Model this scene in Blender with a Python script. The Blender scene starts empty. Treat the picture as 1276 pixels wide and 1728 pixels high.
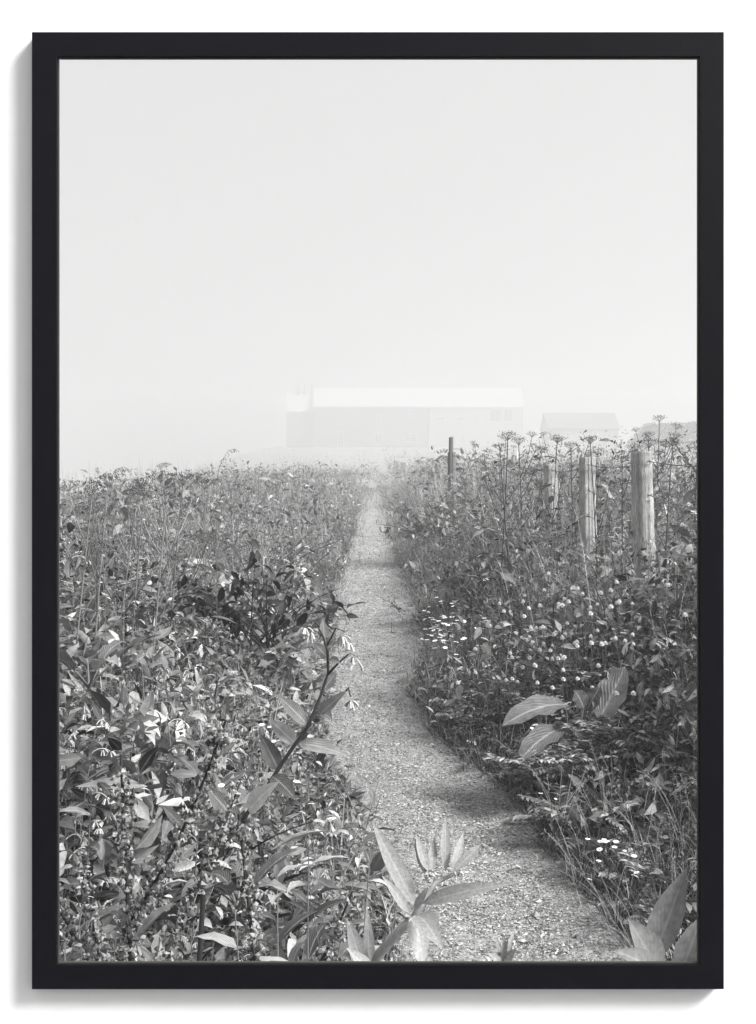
import bpy, math, random
import numpy as np
from mathutils import Vector, Matrix, Quaternion

random.seed(7)
rng = np.random.default_rng(7)
sc = bpy.context.scene
COL = sc.collection
R = math.radians
PI = math.pi

# ------------------------------------------------------------------ camera numbers
CAM = np.array([0.0, 0.0, 1.55])
F = 2150.0            # focal length in photo pixels (photo 1276 wide)
HX, HY = 638.0, 772.0  # vanishing point of the camera axis

def at(px, py, Y):
    return np.array([(px - HX) / F * Y, Y, CAM[2] - (py - HY) / F * Y])

# ------------------------------------------------------------------ smooth noise
_perm = rng.random((256, 256))
def vnoise(x, y, s=1.0, o=0):
    x = np.asarray(x, float) / s + 37.3 + o * 11.7
    y = np.asarray(y, float) / s + 91.1 + o * 5.3
    xi = np.floor(x).astype(int); yi = np.floor(y).astype(int)
    fx = x - xi; fy = y - yi
    fx = fx * fx * (3 - 2 * fx); fy = fy * fy * (3 - 2 * fy)
    a = _perm[xi % 256, yi % 256]; b = _perm[(xi + 1) % 256, yi % 256]
    c = _perm[xi % 256, (yi + 1) % 256]; d = _perm[(xi + 1) % 256, (yi + 1) % 256]
    return (a * (1 - fx) + b * fx) * (1 - fy) + (c * (1 - fx) + d * fx) * fy - 0.5

# ------------------------------------------------------------------ land form
EY = [-30, 3.5, 4.3, 5.3, 6.0, 6.45, 7.2, 8.2, 9.2, 10.8, 12.5, 14.6, 21, 31, 49, 66, 74, 320]
ER = [.85, .80, .76, .60, .53, .39, .27, .20, .28, .38, .38, .34, .22, .22, .12, -.08, -.25, -.25]
EL_ = [.06, .05, .03, -.06, -.20, -.28, -.31, -.315, -.32, -.33, -.37, -.44, -.46, -.50, -.55, -.46, -.25, -.25]
def _edges(y):
    y = np.asarray(y, float)
    w = .07 * vnoise(y * 0, y, .9, 11) + .10 * vnoise(y * 0, y, 3.1, 12) * (y > 9)
    w2 = .07 * vnoise(y * 0, y, .8, 15) + .10 * vnoise(y * 0, y, 2.7, 16) * (y > 9)
    l = np.interp(y, EY, EL_) + w; r = np.interp(y, EY, ER) + w2
    return l, np.maximum(r, l)
def path_x(y):
    l, r = _edges(y); return (l + r) / 2
def path_hw(y):
    l, r = _edges(y); return (r - l) / 2
def sstep(a, b, v):
    t = np.clip((np.asarray(v, float) - a) / (b - a), 0, 1)
    return t * t * (3 - 2 * t)
def far_rise(x, y):
    r = 3.7 * sstep(75, 280, y)
    xs = -5.0 - 14.0 * sstep(130, 250, y)
    q = np.clip(xs - x, 0, 60)
    drop = np.minimum(.012 * q * q + .10 * q, 12.0 + r) * sstep(-6, 5, y + 3)
    return r - drop + 0.9 * sstep(9, 26, x) * sstep(80, 180, y)
def veg_top(x, y):
    """height of the growth above the path level"""
    x = np.asarray(x, float); y = np.asarray(y, float)
    ul = (path_x(y) - path_hw(y)) - x + 0.10 * vnoise(x * 0, y, .5)
    ur = x - (path_x(y) + path_hw(y)) + 0.10 * vnoise(x * 0, y, .5, 3)
    ul = ul + .9 * sstep(62, 74, y); ur = ur + .9 * sstep(62, 74, y)   # the path is lost in the growth there
    nf = np.interp(y, [.9, 1.6, 2.6, 4.0, 6.0], [.42, .48, .68, .92, 1.0])
    TL = np.interp(ul, [-.01, 0, .15, .4, .8, 1.3, 3, 6], [0, .05, .20, .48, .86, 1.03, 1.04, .85]) * nf
    TR = np.interp(ur, [-.01, 0, .15, .5, .82, 1.08, 1.4, 2.5, 5, 8], [0, .05, .17, .38, .86, 1.12, 1.32, 1.40, 1.3, .5]) * np.interp(y, [4, 5.2, 6.4], [.55, .72, 1])
    # the right bank drops to grass beyond the third post, the growth thins out far away
    far = np.interp(y, [40, 80, 130, 260], [1, .75, .40, .30])
    T = np.where(ul > 0, TL, np.where(ur > 0, TR, 0)) * far
    lump = 1 + .60 * vnoise(x, y, 1.3, 1) + .42 * vnoise(x, y, .4, 2) + .55 * vnoise(x, y, 3.4, 21) * sstep(6, 14, y)
    T = T * lump + .17 * np.exp(-((y - 7.5) / 1.2) ** 2) * np.interp(ur, [0, .06, .25, .5, .8], [0, .55, 1, .8, 0])
    # the growth stays lower in front of the fence posts
    pxl = HX + F * x / np.maximum(y, .5)
    for (pc, pw, hide, Yp) in ((1090, 34, 905, 7.1), (990, 28, 915, 9.4), (930, 22, 828, 11.4)):
        cap = .90 * (CAM[2] - (hide - HY) / F * y - far_rise(x, y)) + .012 * np.clip(np.abs(pxl - pc) - pw, 0, 200)
        T = np.where((y < Yp) & (y > 3), np.minimum(T, cap), T)
    return T
def ground(x, y):
    x = np.asarray(x, float); y = np.asarray(y, float)
    ul = (path_x(y) - path_hw(y)) - x
    ur = x - (path_x(y) + path_hw(y))
    near = np.interp(y, [-1, 1.0, 2.0, 5.0], [.0, .15, .55, 1])
    GL = np.interp(ul, [0, .2, .6, 1.2, 3], [0, .05, .22, .42, .45]) * near
    GR = np.interp(ur, [0, .2, .6, 1.2, 2.0, 6], [0, .06, .20, .42, .50, .45]) * near
    fl_ = 1 - sstep(55, 85, y)
    GL = GL * fl_; GR = GR * fl_
    g = np.where(ul > 0, GL, np.where(ur > 0, GR, -0.015 * fl_))
    return g + far_rise(x, y) + .03 * vnoise(x, y, .6, 4) * (np.maximum(ul, ur) > .1)

# ------------------------------------------------------------------ mesh builder
class MB:
    def __init__(s):
        s.v = []; s.q = []; s.t = []; s.uv = []; s.n = 0
    def add(s, v, quads=None, tris=None, uv=None):
        v = np.asarray(v, float).reshape(-1, 3)
        if quads is not None and len(quads): s.q.append(np.asarray(quads, np.int64).reshape(-1, 4) + s.n)
        if tris is not None and len(tris): s.t.append(np.asarray(tris, np.int64).reshape(-1, 3) + s.n)
        s.v.append(v); s.uv.append(np.zeros((len(v), 2)) if uv is None else np.asarray(uv, float).reshape(-1, 2))
        s.n += len(v)
    def mesh(s, name, mat, smooth=True):
        me = bpy.data.meshes.new(name)
        v = np.concatenate(s.v); uv = np.concatenate(s.uv)
        q = np.concatenate(s.q) if s.q else np.zeros((0, 4), np.int64)
        t = np.concatenate(s.t) if s.t else np.zeros((0, 3), np.int64)
        loops = np.concatenate([q.ravel(), t.ravel()])
        starts = np.concatenate([np.arange(len(q)) * 4, len(q) * 4 + np.arange(len(t)) * 3])
        me.vertices.add(len(v)); me.vertices.foreach_set('co', v.astype(np.float32).ravel())
        me.loops.add(len(loops)); me.loops.foreach_set('vertex_index', loops.astype(np.int32))
        me.polygons.add(len(starts)); me.polygons.foreach_set('loop_start', starts.astype(np.int32))
        me.polygons.foreach_set('use_smooth', np.full(len(starts), bool(smooth)))
        l = me.uv_layers.new(name='UVMap')
        l.data.foreach_set('uv', uv[loops].astype(np.float32).ravel())
        me.update(calc_edges=True); me.validate()
        me.materials.append(mat)
        return me
    def obj(s, name, mat, parent=None, smooth=True):
        o = bpy.data.objects.new(name, s.mesh(name, mat, smooth)); COL.objects.link(o)
        if parent is not None: o.parent = parent
        return o

def unit(a):
    a = np.asarray(a, float)
    return a / np.maximum(np.linalg.norm(a, axis=-1, keepdims=True), 1e-9)

LANCE = lambda t: np.clip(np.sin(PI * np.clip(t, 0, 1) ** .75) ** .9, 0.03, 1)
OVAL = lambda t: np.clip(np.sin(PI * t ** .9) ** .6, 0.04, 1)
def leaves(mb, P, D, U, L, W, droop, k=3, prof=LANCE, fold=.35, wav=0.0):
    P = np.asarray(P, float).reshape(-1, 3); N = len(P)
    D = unit(np.broadcast_to(np.asarray(D, float), (N, 3))); U = np.broadcast_to(np.asarray(U, float), (N, 3))
    L = np.broadcast_to(np.asarray(L, float), (N,)); W = np.broadcast_to(np.asarray(W, float), (N,))
    dr = np.broadcast_to(np.asarray(droop, float), (N,)); dr = np.where(np.abs(dr) < .02, .02, dr)
    S = unit(np.cross(D, U)); U = unit(np.cross(S, D))
    t = np.linspace(0, 1, k + 1)
    th = dr[:, None] * t
    al = (np.sin(th) / dr[:, None] * L[:, None])[..., None]; dn = ((1 - np.cos(th)) / dr[:, None] * L[:, None])[..., None]
    c = P[:, None] + D[:, None] * al - U[:, None] * dn
    n = U[:, None] * np.cos(th)[..., None] + D[:, None] * np.sin(th)[..., None]
    w = prof(t)[None, :, None] * W[:, None, None] * .5
    up = n * w * fold
    a = c - S[:, None] * w + up; b = c + S[:, None] * w + up
    if wav:
        ph = rng.random((N, 1)) * 6.28
        wv = (np.sin(t[None] * 17 + ph) * wav)[..., None] * w
        a = a + n * wv; b = b - n * wv * .7
    v = np.stack([a, c, b], 2)          # N,k+1,3,3
    uvg = np.stack(np.meshgrid(t, [0, .5, 1], indexing='ij'), -1)[..., ::-1]
    uv = np.broadcast_to(uvg[None], (N, k + 1, 3, 2))
    i = np.arange(k)[:, None] * 3 + np.arange(2)[None]
    f = np.stack([i, i + 1, i + 4, i + 3], -1).reshape(-1, 4)
    f = (np.arange(N) * (k + 1) * 3)[:, None, None] + f[None]
    mb.add(v, f, uv=uv)

def blades(mb, P, D, U, L, W, droop, k=3):
    P = np.asarray(P, float).reshape(-1, 3); N = len(P)
    D = unit(np.broadcast_to(np.asarray(D, float), (N, 3))); U = np.broadcast_to(np.asarray(U, float), (N, 3))
    L = np.broadcast_to(np.asarray(L, float), (N,)); W = np.broadcast_to(np.asarray(W, float), (N,))
    dr = np.broadcast_to(np.asarray(droop, float), (N,)); dr = np.where(np.abs(dr) < .02, .02, dr)
    S = unit(np.cross(D, U)); U = unit(np.cross(S, D))
    t = np.linspace(0, 1, k + 1); th = dr[:, None] * t
    al = (np.sin(th) / dr[:, None] * L[:, None])[..., None]; dn = ((1 - np.cos(th)) / dr[:, None] * L[:, None])[..., None]
    c = P[:, None] + D[:, None] * al - U[:, None] * dn
    w = (np.clip(1 - t ** 2, .06, 1))[None, :, None] * W[:, None, None] * .5
    v = np.stack([c - S[:, None] * w, c + S[:, None] * w], 2)
    uvg = np.stack(np.meshgrid(t, [0, 1], indexing='ij'), -1)[..., ::-1]
    i = np.arange(k) * 2
    f = np.stack([i, i + 1, i + 3, i + 2], -1)
    f = (np.arange(N) * (k + 1) * 2)[:, None, None] + f[None]
    mb.add(v, f, uv=np.broadcast_to(uvg[None], (N, k + 1, 2, 2)))

def tube(mb, pts, r, n=6, cap=True):
    pts = np.asarray(pts, float); m = len(pts)
    r = np.broadcast_to(np.asarray(r, float), (m,))
    T = unit(np.gradient(pts, axis=0))
    ref = np.array([0.31, .17, .93]) if abs(T[0][2]) < .8 else np.array([.93, .2, .1])
    A = unit(np.cross(T, ref)); B = np.cross(T, A)
    a = np.linspace(0, 2 * PI, n, endpoint=False)
    v = pts[:, None] + r[:, None, None] * (A[:, None] * np.cos(a)[None, :, None] + B[:, None] * np.sin(a)[None, :, None])
    i = np.arange(m - 1)[:, None] * n; j = np.arange(n)[None]; j2 = (j + 1) % n
    f = np.stack([i + j, i + j2, i + n + j2, i + n + j], -1).reshape(-1, 4)
    uv = np.stack(np.meshgrid(np.linspace(0, 1, m), np.linspace(0, 1, n), indexing='ij'), -1)[..., ::-1]
    tris = None
    mb.add(v, f, uv=uv)
    if cap:
        mb.add(np.concatenate([v[-1], pts[-1:]]), tris=[[q, (q + 1) % n, n] for q in range(n)])

OCT_V = np.array([[1, 0, 0], [-1, 0, 0], [0, 1, 0], [0, -1, 0], [0, 0, 1], [0, 0, -1]], float)
OCT_T = np.array([[0, 2, 4], [2, 1, 4], [1, 3, 4], [3, 0, 4], [2, 0, 5], [1, 2, 5], [3, 1, 5], [0, 3, 5]])
def nuggets(mb, P, S, jit=.38):
    """small irregular grains at P with half sizes S (N,3)"""
    P = np.asarray(P, float).reshape(-1, 3); N = len(P); S = np.broadcast_to(np.asarray(S, float), (N, 3))
    v = OCT_V[None] * (1 + jit * rng.standard_normal((N, 6, 1))) + jit * .5 * rng.standard_normal((N, 6, 3))
    v = v * S[:, None]
    a = rng.random(N) * 6.28; c, s = np.cos(a), np.sin(a)
    x = v[..., 0] * c[:, None] - v[..., 1] * s[:, None]; y = v[..., 0] * s[:, None] + v[..., 1] * c[:, None]
    v = np.stack([x, y, v[..., 2]], -1) + P[:, None]
    f = (np.arange(N) * 6)[:, None, None] + OCT_T[None]
    mb.add(v, tris=f)

def box(mb, x0, x1, y0, y1, z0, z1):
    v = [[x, y, z] for z in (z0, z1) for y in (y0, y1) for x in (x0, x1)]
    mb.add(v, [[0, 2, 3, 1], [4, 5, 7, 6], [0, 1, 5, 4], [2, 6, 7, 3], [0, 4, 6, 2], [1, 3, 7, 5]])

# ------------------------------------------------------------------ materials
def newmat(name):
    m = bpy.data.materials.new(name); m.use_nodes = True
    nt = m.node_tree; b = nt.nodes['Principled BSDF']
    return m, nt, b
def g(v): return (v, v, v, 1)
def ramp(nt, fac, stops):
    r = nt.nodes.new('ShaderNodeValToRGB'); e = r.color_ramp.elements
    while len(e) < len(stops): e.new(.5)
    for el, (p, c) in zip(e, stops): el.position = p; el.color = g(c)
    nt.links.new(fac, r.inputs['Fac']); return r.outputs['Color']
def mixc(nt, mode, fac, a, b):
    n = nt.nodes.new('ShaderNodeMix'); n.data_type = 'RGBA'; n.blend_type = mode
    for sock, v in ((n.inputs[0], fac), (n.inputs[6], a), (n.inputs[7], b)):
        if isinstance(v, (int, float)): sock.default_value = v if sock == n.inputs[0] else g(v)
        elif isinstance(v, tuple): sock.default_value = v
        else: nt.links.new(v, sock)
    return n.outputs[2]
def noise(nt, scale, detail=4, rough=.6, coord=None, vec_scale=None):
    tc = nt.nodes.new('ShaderNodeTexCoord'); n = nt.nodes.new('ShaderNodeTexNoise')
    n.inputs['Scale'].default_value = scale; n.inputs['Detail'].default_value = detail; n.inputs['Roughness'].default_value = rough
    src = tc.outputs[coord or 'Object']
    if vec_scale:
        mp = nt.nodes.new('ShaderNodeMapping'); mp.inputs['Scale'].default_value = vec_scale
        nt.links.new(src, mp.inputs['Vector']); src = mp.outputs['Vector']
    nt.links.new(src, n.inputs['Vector']); return n.outputs['Fac']
def bump(nt, b, h, strength=.4, dist=.01):
    n = nt.nodes.new('ShaderNodeBump'); n.inputs['Strength'].default_value = strength; n.inputs['Distance'].default_value = dist
    nt.links.new(h, n.inputs['Height']); nt.links.new(n.outputs['Normal'], b.inputs['Normal']); return n

def leafmat(name, lo, hi, rough=.5, trans=.22, rib=.35, spec=.2, mott=60, vein=.3, broad=False):
    m, nt, b = newmat(name)
    geo = nt.nodes.new('ShaderNodeNewGeometry')
    base = ramp(nt, geo.outputs['Random Per Island'], [(0, lo), (.6, lo * .6 + hi * .3), (1, hi)])
    nz = mixc(nt, 'MULTIPLY', 1.0, ramp(nt, noise(nt, mott, 3), [(.3, .75), (.7, 1.2)]), ramp(nt, noise(nt, 2.6, 3), [(.32, .5), (.68, 1.35)]) if broad else 1.0)
    base = mixc(nt, 'MULTIPLY', 1.0, base, nz)
    uv = nt.nodes.new('ShaderNodeUVMap'); sep = nt.nodes.new('ShaderNodeSeparateXYZ')
    nt.links.new(uv.outputs['UV'], sep.inputs[0])
    # pale midrib
    d = nt.nodes.new('ShaderNodeMath'); d.operation = 'SUBTRACT'; nt.links.new(sep.outputs['X'], d.inputs[0]); d.inputs[1].default_value = .5
    ab = nt.nodes.new('ShaderNodeMath'); ab.operation = 'ABSOLUTE'; nt.links.new(d.outputs[0], ab.inputs[0])
    ribm = ramp(nt, ab.outputs[0], [(0.0, 1), (.07, 0)])
    base = mixc(nt, 'MIX', ribm, base, mixc(nt, 'ADD', rib, base, hi)) if rib > 0 else base
    nt.links.new(base, b.inputs['Base Color'])
    b.inputs['Roughness'].default_value = rough; b.inputs['Specular IOR Level'].default_value = spec
    if vein > 0:   # side veins
        mu = nt.nodes.new('ShaderNodeMath'); mu.operation = 'MULTIPLY_ADD'
        nt.links.new(ab.outputs[0], mu.inputs[0]); mu.inputs[1].default_value = -1.0; nt.links.new(sep.outputs['Y'], mu.inputs[2])
        sn = nt.nodes.new('ShaderNodeMath'); sn.operation = 'MULTIPLY'; nt.links.new(mu.outputs[0], sn.inputs[0]); sn.inputs[1].default_value = 55
        si = nt.nodes.new('ShaderNodeMath'); si.operation = 'SINE'; nt.links.new(sn.outputs[0], si.inputs[0])
        bump(nt, b, si.outputs[0], vein, .002)
    tr = nt.nodes.new('ShaderNodeBsdfTranslucent'); nt.links.new(base, tr.inputs['Color'])
    mx = nt.nodes.new('ShaderNodeMixShader'); mx.inputs[0].default_value = trans
    nt.links.new(b.outputs[0], mx.inputs[1]); nt.links.new(tr.outputs[0], mx.inputs[2])
    nt.links.new(mx.outputs[0], nt.nodes['Material Output'].inputs['Surface'])
    return m

def plainmat(name, v, rough=.7, spec=.3, nz=None, lo=.7, hi=1.25, bmp=0, island=False, vec=None, bdist=.01):
    m, nt, b = newmat(name)
    col = None
    if island:
        geo = nt.nodes.new('ShaderNodeNewGeometry')
        col = ramp(nt, geo.outputs['Random Per Island'], [(0, v * lo), (1, v * hi)])
    if nz:
        f = noise(nt, nz, 5, .65, vec_scale=vec)
        c2 = ramp(nt, f, [(.3, lo), (.7, hi)])
        col = mixc(nt, 'MULTIPLY', 1.0, col if col is not None else v, c2)
        if bmp: bump(nt, b, f, bmp, bdist)
    if col is not None: nt.links.new(col, b.inputs['Base Color'])
    else: b.inputs['Base Color'].default_value = g(v)
    b.inputs['Roughness'].default_value = rough; b.inputs['Specular IOR Level'].default_value = spec
    return m

M = {}
M['leaf_mid'] = leafmat('leaf_mid', .03, .50, rough=.45)
M['leaf_soft'] = leafmat('leaf_soft', .07, .50, rough=.6, trans=.25, vein=.35)
M['leaf_dark'] = leafmat('leaf_dark', .012, .10, rough=.42, trans=.12)
M['leaf_pale'] = leafmat('leaf_pale', .30, .44, rough=.8, trans=.25, rib=.25, mott=260, vein=.07)
M['leaf_dock'] = leafmat('leaf_dock', .08, .30, rough=.42, trans=.2, rib=.6, mott=35, vein=.5)
M['leaf_small'] = leafmat('leaf_small', .008, .44, broad=True, rough=.5, vein=0, rib=.2, spec=.12, trans=.15)
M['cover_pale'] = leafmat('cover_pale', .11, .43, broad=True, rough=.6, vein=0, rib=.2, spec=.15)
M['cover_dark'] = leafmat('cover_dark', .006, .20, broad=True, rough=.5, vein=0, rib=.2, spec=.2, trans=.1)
M['grass_pale'] = leafmat('grass_blade_pale', .10, .55, rough=.55, trans=.2, rib=0, vein=0, mott=15, spec=.2)
M['leaf_grey'] = leafmat('leaf_grey', .13, .26, rough=.75, trans=.2, rib=.3, mott=120, vein=.06)
M['grass'] = leafmat('grass_blade', .05, .50, rough=.5, trans=.25, rib=0, vein=0, mott=15)
M['grass_dark'] = leafmat('grass_blade_dark', .02, .15, rough=.5, trans=.2, rib=0, vein=0, mott=15)
M['stem'] = plainmat('stem', .11, island=True, lo=.5, hi=1.8, rough=.6)
M['stem_dark'] = plainmat('stem_dark', .03, nz=80, rough=.6)
M['stem_pale'] = plainmat('stem_pale', .28, nz=90, rough=.8)
M['seed'] = plainmat('seed', .05, island=True, lo=.3, hi=2.2, rough=.8)
M['seed_pale'] = plainmat('seed_pale', .14, island=True, lo=.25, hi=2.4, rough=.8)
M['bell'] = plainmat('bell_flower', .36, island=True, lo=.6, hi=1.3, rough=.7)
M['petal'] = plainmat('petal', .80, island=True, lo=.85, hi=1.1, rough=.7)
M['disc'] = plainmat('flower_disc', .42, nz=300, rough=.8)
M['soil'] = plainmat('soil', .025, nz=9, lo=.4, hi=1.6, bmp=.6, rough=.95)

# ------------------------------------------------------------------ tagging
def tag(o, label=None, cat=None, group=None, kind=None):
    if label: o['label'] = label
    if cat: o['category'] = cat
    if group: o['group'] = group
    if kind: o['kind'] = kind
    return o
def empty(name, loc=(0, 0, 0), rz=0):
    o = bpy.data.objects.new(name, None); COL.objects.link(o)
    o.empty_display_size = .1
    o.location = [float(c) for c in loc]; o.rotation_euler = (0, 0, rz); return o
def kids(o): return [c for c in bpy.data.objects if c.parent is o]
def copy_tree(o):
    r = o.copy(); COL.objects.link(r)
    for ch in PARTS[o.name]:
        c = ch.copy(); COL.objects.link(c); c.parent = r
    return r
PARTS = {}
class Proto:
    """one of each kind; the first placing uses it, later ones copy it and its parts"""
    def __init__(s, root, parts, height):
        s.root = root; s.h = height; s.used = False; PARTS[root.name] = parts
    def place(s, loc, rz=0, scale=1.0, tilt=(0, 0), label=None, cat=None, group=None):
        o = s.root if not s.used else copy_tree(s.root)
        s.used = True
        o.location = [float(c) for c in loc]; o.rotation_euler = (tilt[0], tilt[1], rz); o.scale = (scale,) * 3
        return tag(o, label, cat, group)

# ------------------------------------------------------------------ the framed view in its white wall
WY = 0.92                      # wall face distance
FD = 0.0105                    # how far the frame stands off the wall
FY = WY - FD
def fr(px, py): return ((px - HX) / F * FY, CAM[2] - (py - HY) / F * FY)
ox0, oz1 = fr(53, 53); ox1, oz0 = fr(1222.5, 1670.5)
ix0, iz1 = fr(96, 95.5); ix1, iz0 = fr(1180.5, 1628)

m, nt, b = newmat('white_wall_paint')
b.inputs['Base Color'].default_value = (.86, .86, .86, 1); b.inputs['Roughness'].default_value = .85
bump(nt, b, noise(nt, 260, 3), .08, .001)
WX0, WX1, WZ0, WZ1, WT = -.85, .80, -.10, 1.97, .012
hx0, hx1, hz0, hz1 = ox0 + .004, ox1 - .004, oz0 + .004, oz1 - .004
mb = MB()
# wall as one closed sheet with a rectangular opening
outer = [(WX0, WZ0), (WX1, WZ0), (WX1, WZ1), (WX0, WZ1)]; inner = [(hx0, hz0), (hx1, hz0), (hx1, hz1), (hx0, hz1)]
vs = [(x, WY, z) for x, z in outer] + [(x, WY, z) for x, z in inner] + [(x, WY + WT, z) for x, z in outer] + [(x, WY + WT, z) for x, z in inner]
fs = []
for i in range(4):
    j = (i + 1) % 4
    fs += [[i, j, 4 + j, 4 + i], [8 + i, 12 + i, 12 + j, 8 + j], [i, 8 + i, 8 + j, j], [4 + i, 4 + j, 12 + j, 12 + i]]
mb.add(vs, fs)
wall = mb.obj('wall', m, smooth=False)
tag(wall, 'plain white painted wall behind the black frame', 'wall')

m, nt, b = newmat('black_frame_wood')
nzf = noise(nt, 60, 6, .7, vec_scale=(1, 1, 14))
b.inputs['Roughness'].default_value = .5; b.inputs['Specular IOR Level'].default_value = .08
cc = nt.nodes.new('ShaderNodeValToRGB'); nt.links.new(nzf, cc.inputs['Fac'])
cc.color_ramp.elements[0].color = (.0022, .0022, .0032, 1); cc.color_ramp.elements[1].color = (.0055, .0055, .0085, 1)
nt.links.new(cc.outputs['Color'], b.inputs['Base Color']); bump(nt, b, nzf, .12, .0008)
M['frame_up'] = m
m2 = m.copy(); m2.name = 'black_frame_wood_across'
for n in m2.node_tree.nodes:
    if n.type == 'MAPPING': n.inputs['Scale'].default_value = (14, 1, 1)
for n in m.node_tree.nodes:
    if n.type == 'MAPPING': n.inputs['Scale'].default_value = (14, 14, 1)
for n in m2.node_tree.nodes:
    if n.type == 'MAPPING': n.inputs['Scale'].default_value = (1, 14, 14)
M['frame_across'] = m2
lipm, nt, b = newmat('frame_lip_brown'); b.inputs['Base Color'].default_value = (.035, .03, .025, 1); b.inputs['Roughness'].default_value = .6
froot = empty('picture_frame', ((ox0 + ox1) / 2, WY, oz0))
tag(froot, 'black wooden picture frame on the white wall around the misty path view', 'picture frame')
bw = .0012
def rail(a, bq, mat):
    """one mitred rail from outer corner a to outer corner b: (outer, inner) pairs"""
    (o0, i0), (o1, i1) = a, bq
    def sec(o, i):
        o = np.array(o); i = np.array(i); d = (i - o)
        e0 = o + d * .025; e1 = o + d * .975; r = o + d * .50
        w = lambda p, y: (p[0], y, p[1])
        return [w(o, WY - .0004), w(o, FY + bw), w(e0, FY), w(e1, FY), w(i, FY + .0008), w(i, FY + .005), w(r, FY + .005), w(r, WY - .0004)]
    s0, s1 = sec(o0, i0), sec(o1, i1); n = len(s0)
    q = [[k, (k + 1) % n, n + (k + 1) % n, n + k] for k in range(n)]
    rb = MB(); rb.add([tuple(np.array(p) - np.array(froot.location)) for p in s0 + s1], q)
    return rb.obj('rail', mat, froot, smooth=False)
O = [(ox0, oz0), (ox1, oz0), (ox1, oz1), (ox0, oz1)]; I = [(ix0, iz0), (ix1, iz0), (ix1, iz1), (ix0, iz1)]
# hairline gap at each mitre so the joint shows
for k in range(4):
    j = (k + 1) % 4
    t = .00009
    def shift(p, q_):
        p = np.array(p); q_ = np.array(q_); return tuple(p + (q_ - p) / np.linalg.norm(q_ - p) * t)
    r_ = rail((shift(O[k], O[j]), shift(I[k], I[j])), (shift(O[j], O[k]), shift(I[j], I[k])), M['frame_across'] if k % 2 == 0 else M['frame_up'])
lb = MB(); lw = .0008
for (x0, x1, z0, z1) in ((ix0, ix1, iz0, iz0 + lw), (ix0, ix1, iz1 - lw, iz1), (ix0, ix0 + lw, iz0 + lw, iz1 - lw), (ix1 - lw, ix1, iz0 + lw, iz1 - lw)):
    l0 = np.array(froot.location); box(lb, x0 - l0[0], x1 - l0[0], FY + .0022 - l0[1], FY + .0045 - l0[1], z0 - l0[2], z1 - l0[2])
lb.obj('inner_lip', lipm, froot, smooth=False)

# ------------------------------------------------------------------ ground and path
def axis(segs):
    out = []
    for a, b_, st in segs: out.append(np.arange(a, b_, st))
    return np.concatenate(out + [[segs[-1][1]]])
xs = axis([(-170, -40, 10), (-40, -8, 2), (-8, -3, .4), (-3, 3, .07), (3, 8, .4), (8, 40, 2), (40, 170, 10)])
ys = axis([(-25, -2, 2.5), (-2, 12, .1), (12, 40, .35), (40, 110, 1.5), (110, 372, 8)])
XX, YY = np.meshgrid(xs, ys, indexing='ij')
mb = MB(); nx, ny = XX.shape
ii = np.arange(nx - 1)[:, None] * ny + np.arange(ny - 1)[None]
mb.add(np.stack([XX, YY, ground(XX, YY)], -1), np.stack([ii, ii + ny, ii + ny + 1, ii + 1], -1).reshape(-1, 4))
m, nt, b = newmat('ground_cover')
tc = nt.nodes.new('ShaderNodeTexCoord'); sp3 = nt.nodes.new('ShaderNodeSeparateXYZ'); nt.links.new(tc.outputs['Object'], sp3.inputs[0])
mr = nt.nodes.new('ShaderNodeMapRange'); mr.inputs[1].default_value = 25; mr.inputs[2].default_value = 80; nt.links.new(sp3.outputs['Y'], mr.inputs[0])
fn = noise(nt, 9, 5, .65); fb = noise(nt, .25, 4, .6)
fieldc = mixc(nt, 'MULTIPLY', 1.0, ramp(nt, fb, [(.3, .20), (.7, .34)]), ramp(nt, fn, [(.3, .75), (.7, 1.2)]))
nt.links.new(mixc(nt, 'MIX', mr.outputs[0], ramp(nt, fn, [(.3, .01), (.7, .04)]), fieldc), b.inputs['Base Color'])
b.inputs['Roughness'].default_value = .95; b.inputs['Specular IOR Level'].default_value = .1; bump(nt, b, fn, .6, .01)
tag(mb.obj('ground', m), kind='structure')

m, nt, b = newmat('gravel_path')
f1 = noise(nt, 55, 6, .75); f2 = noise(nt, 1.0, 5, .65, vec_scale=(4.5, .9, 1)); f3 = noise(nt, 160, 2, .7)
c = mixc(nt, 'MULTIPLY', 1.0, ramp(nt, f1, [(.34, .035), (.47, .27), (.70, .58)]), ramp(nt, f2, [(.3, .84), (.7, 1.12)]))
c = mixc(nt, 'MULTIPLY', 1.0, c, ramp(nt, f3, [(.34, .3), (.5, 1), (.8, 1.3)]))
nt.links.new(c, b.inputs['Base Color']); b.inputs['Roughness'].default_value = .95; b.inputs['Specular IOR Level'].default_value = .1
bump(nt, b, f1, 1.0, .02)
py_ = axis([(-3, 3, .15), (3, 9, .02), (9, 20, .05), (20, 60, .2), (60, 130, 1)])
su = np.linspace(-1.12, 1.12, 41)
SU, PY = np.meshgrid(su, py_, indexing='ij')
PX = path_x(PY) + SU * path_hw(PY) + .05 * vnoise(SU * 0, PY, .35, 5) * SU
PZ = .012 + far_rise(PX, PY) + .012 * vnoise(PX, PY, .05, 6) + .02 * vnoise(PX, PY, .22, 7) + .03 * np.abs(SU) ** 4 * 0 - .02 * (1 - SU ** 2)
PZ = np.where(np.abs(SU) > 1, PZ - .25 * (np.abs(SU) - 1), PZ) + .018
mb = MB(); nx, ny = PX.shape
ii = np.arange(nx - 1)[:, None] * ny + np.arange(ny - 1)[None]
mb.add(np.stack([PX, PY, PZ], -1), np.stack([ii, ii + ny, ii + ny + 1, ii + 1], -1).reshape(-1, 4))
tag(mb.obj('path', m), kind='structure')
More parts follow.
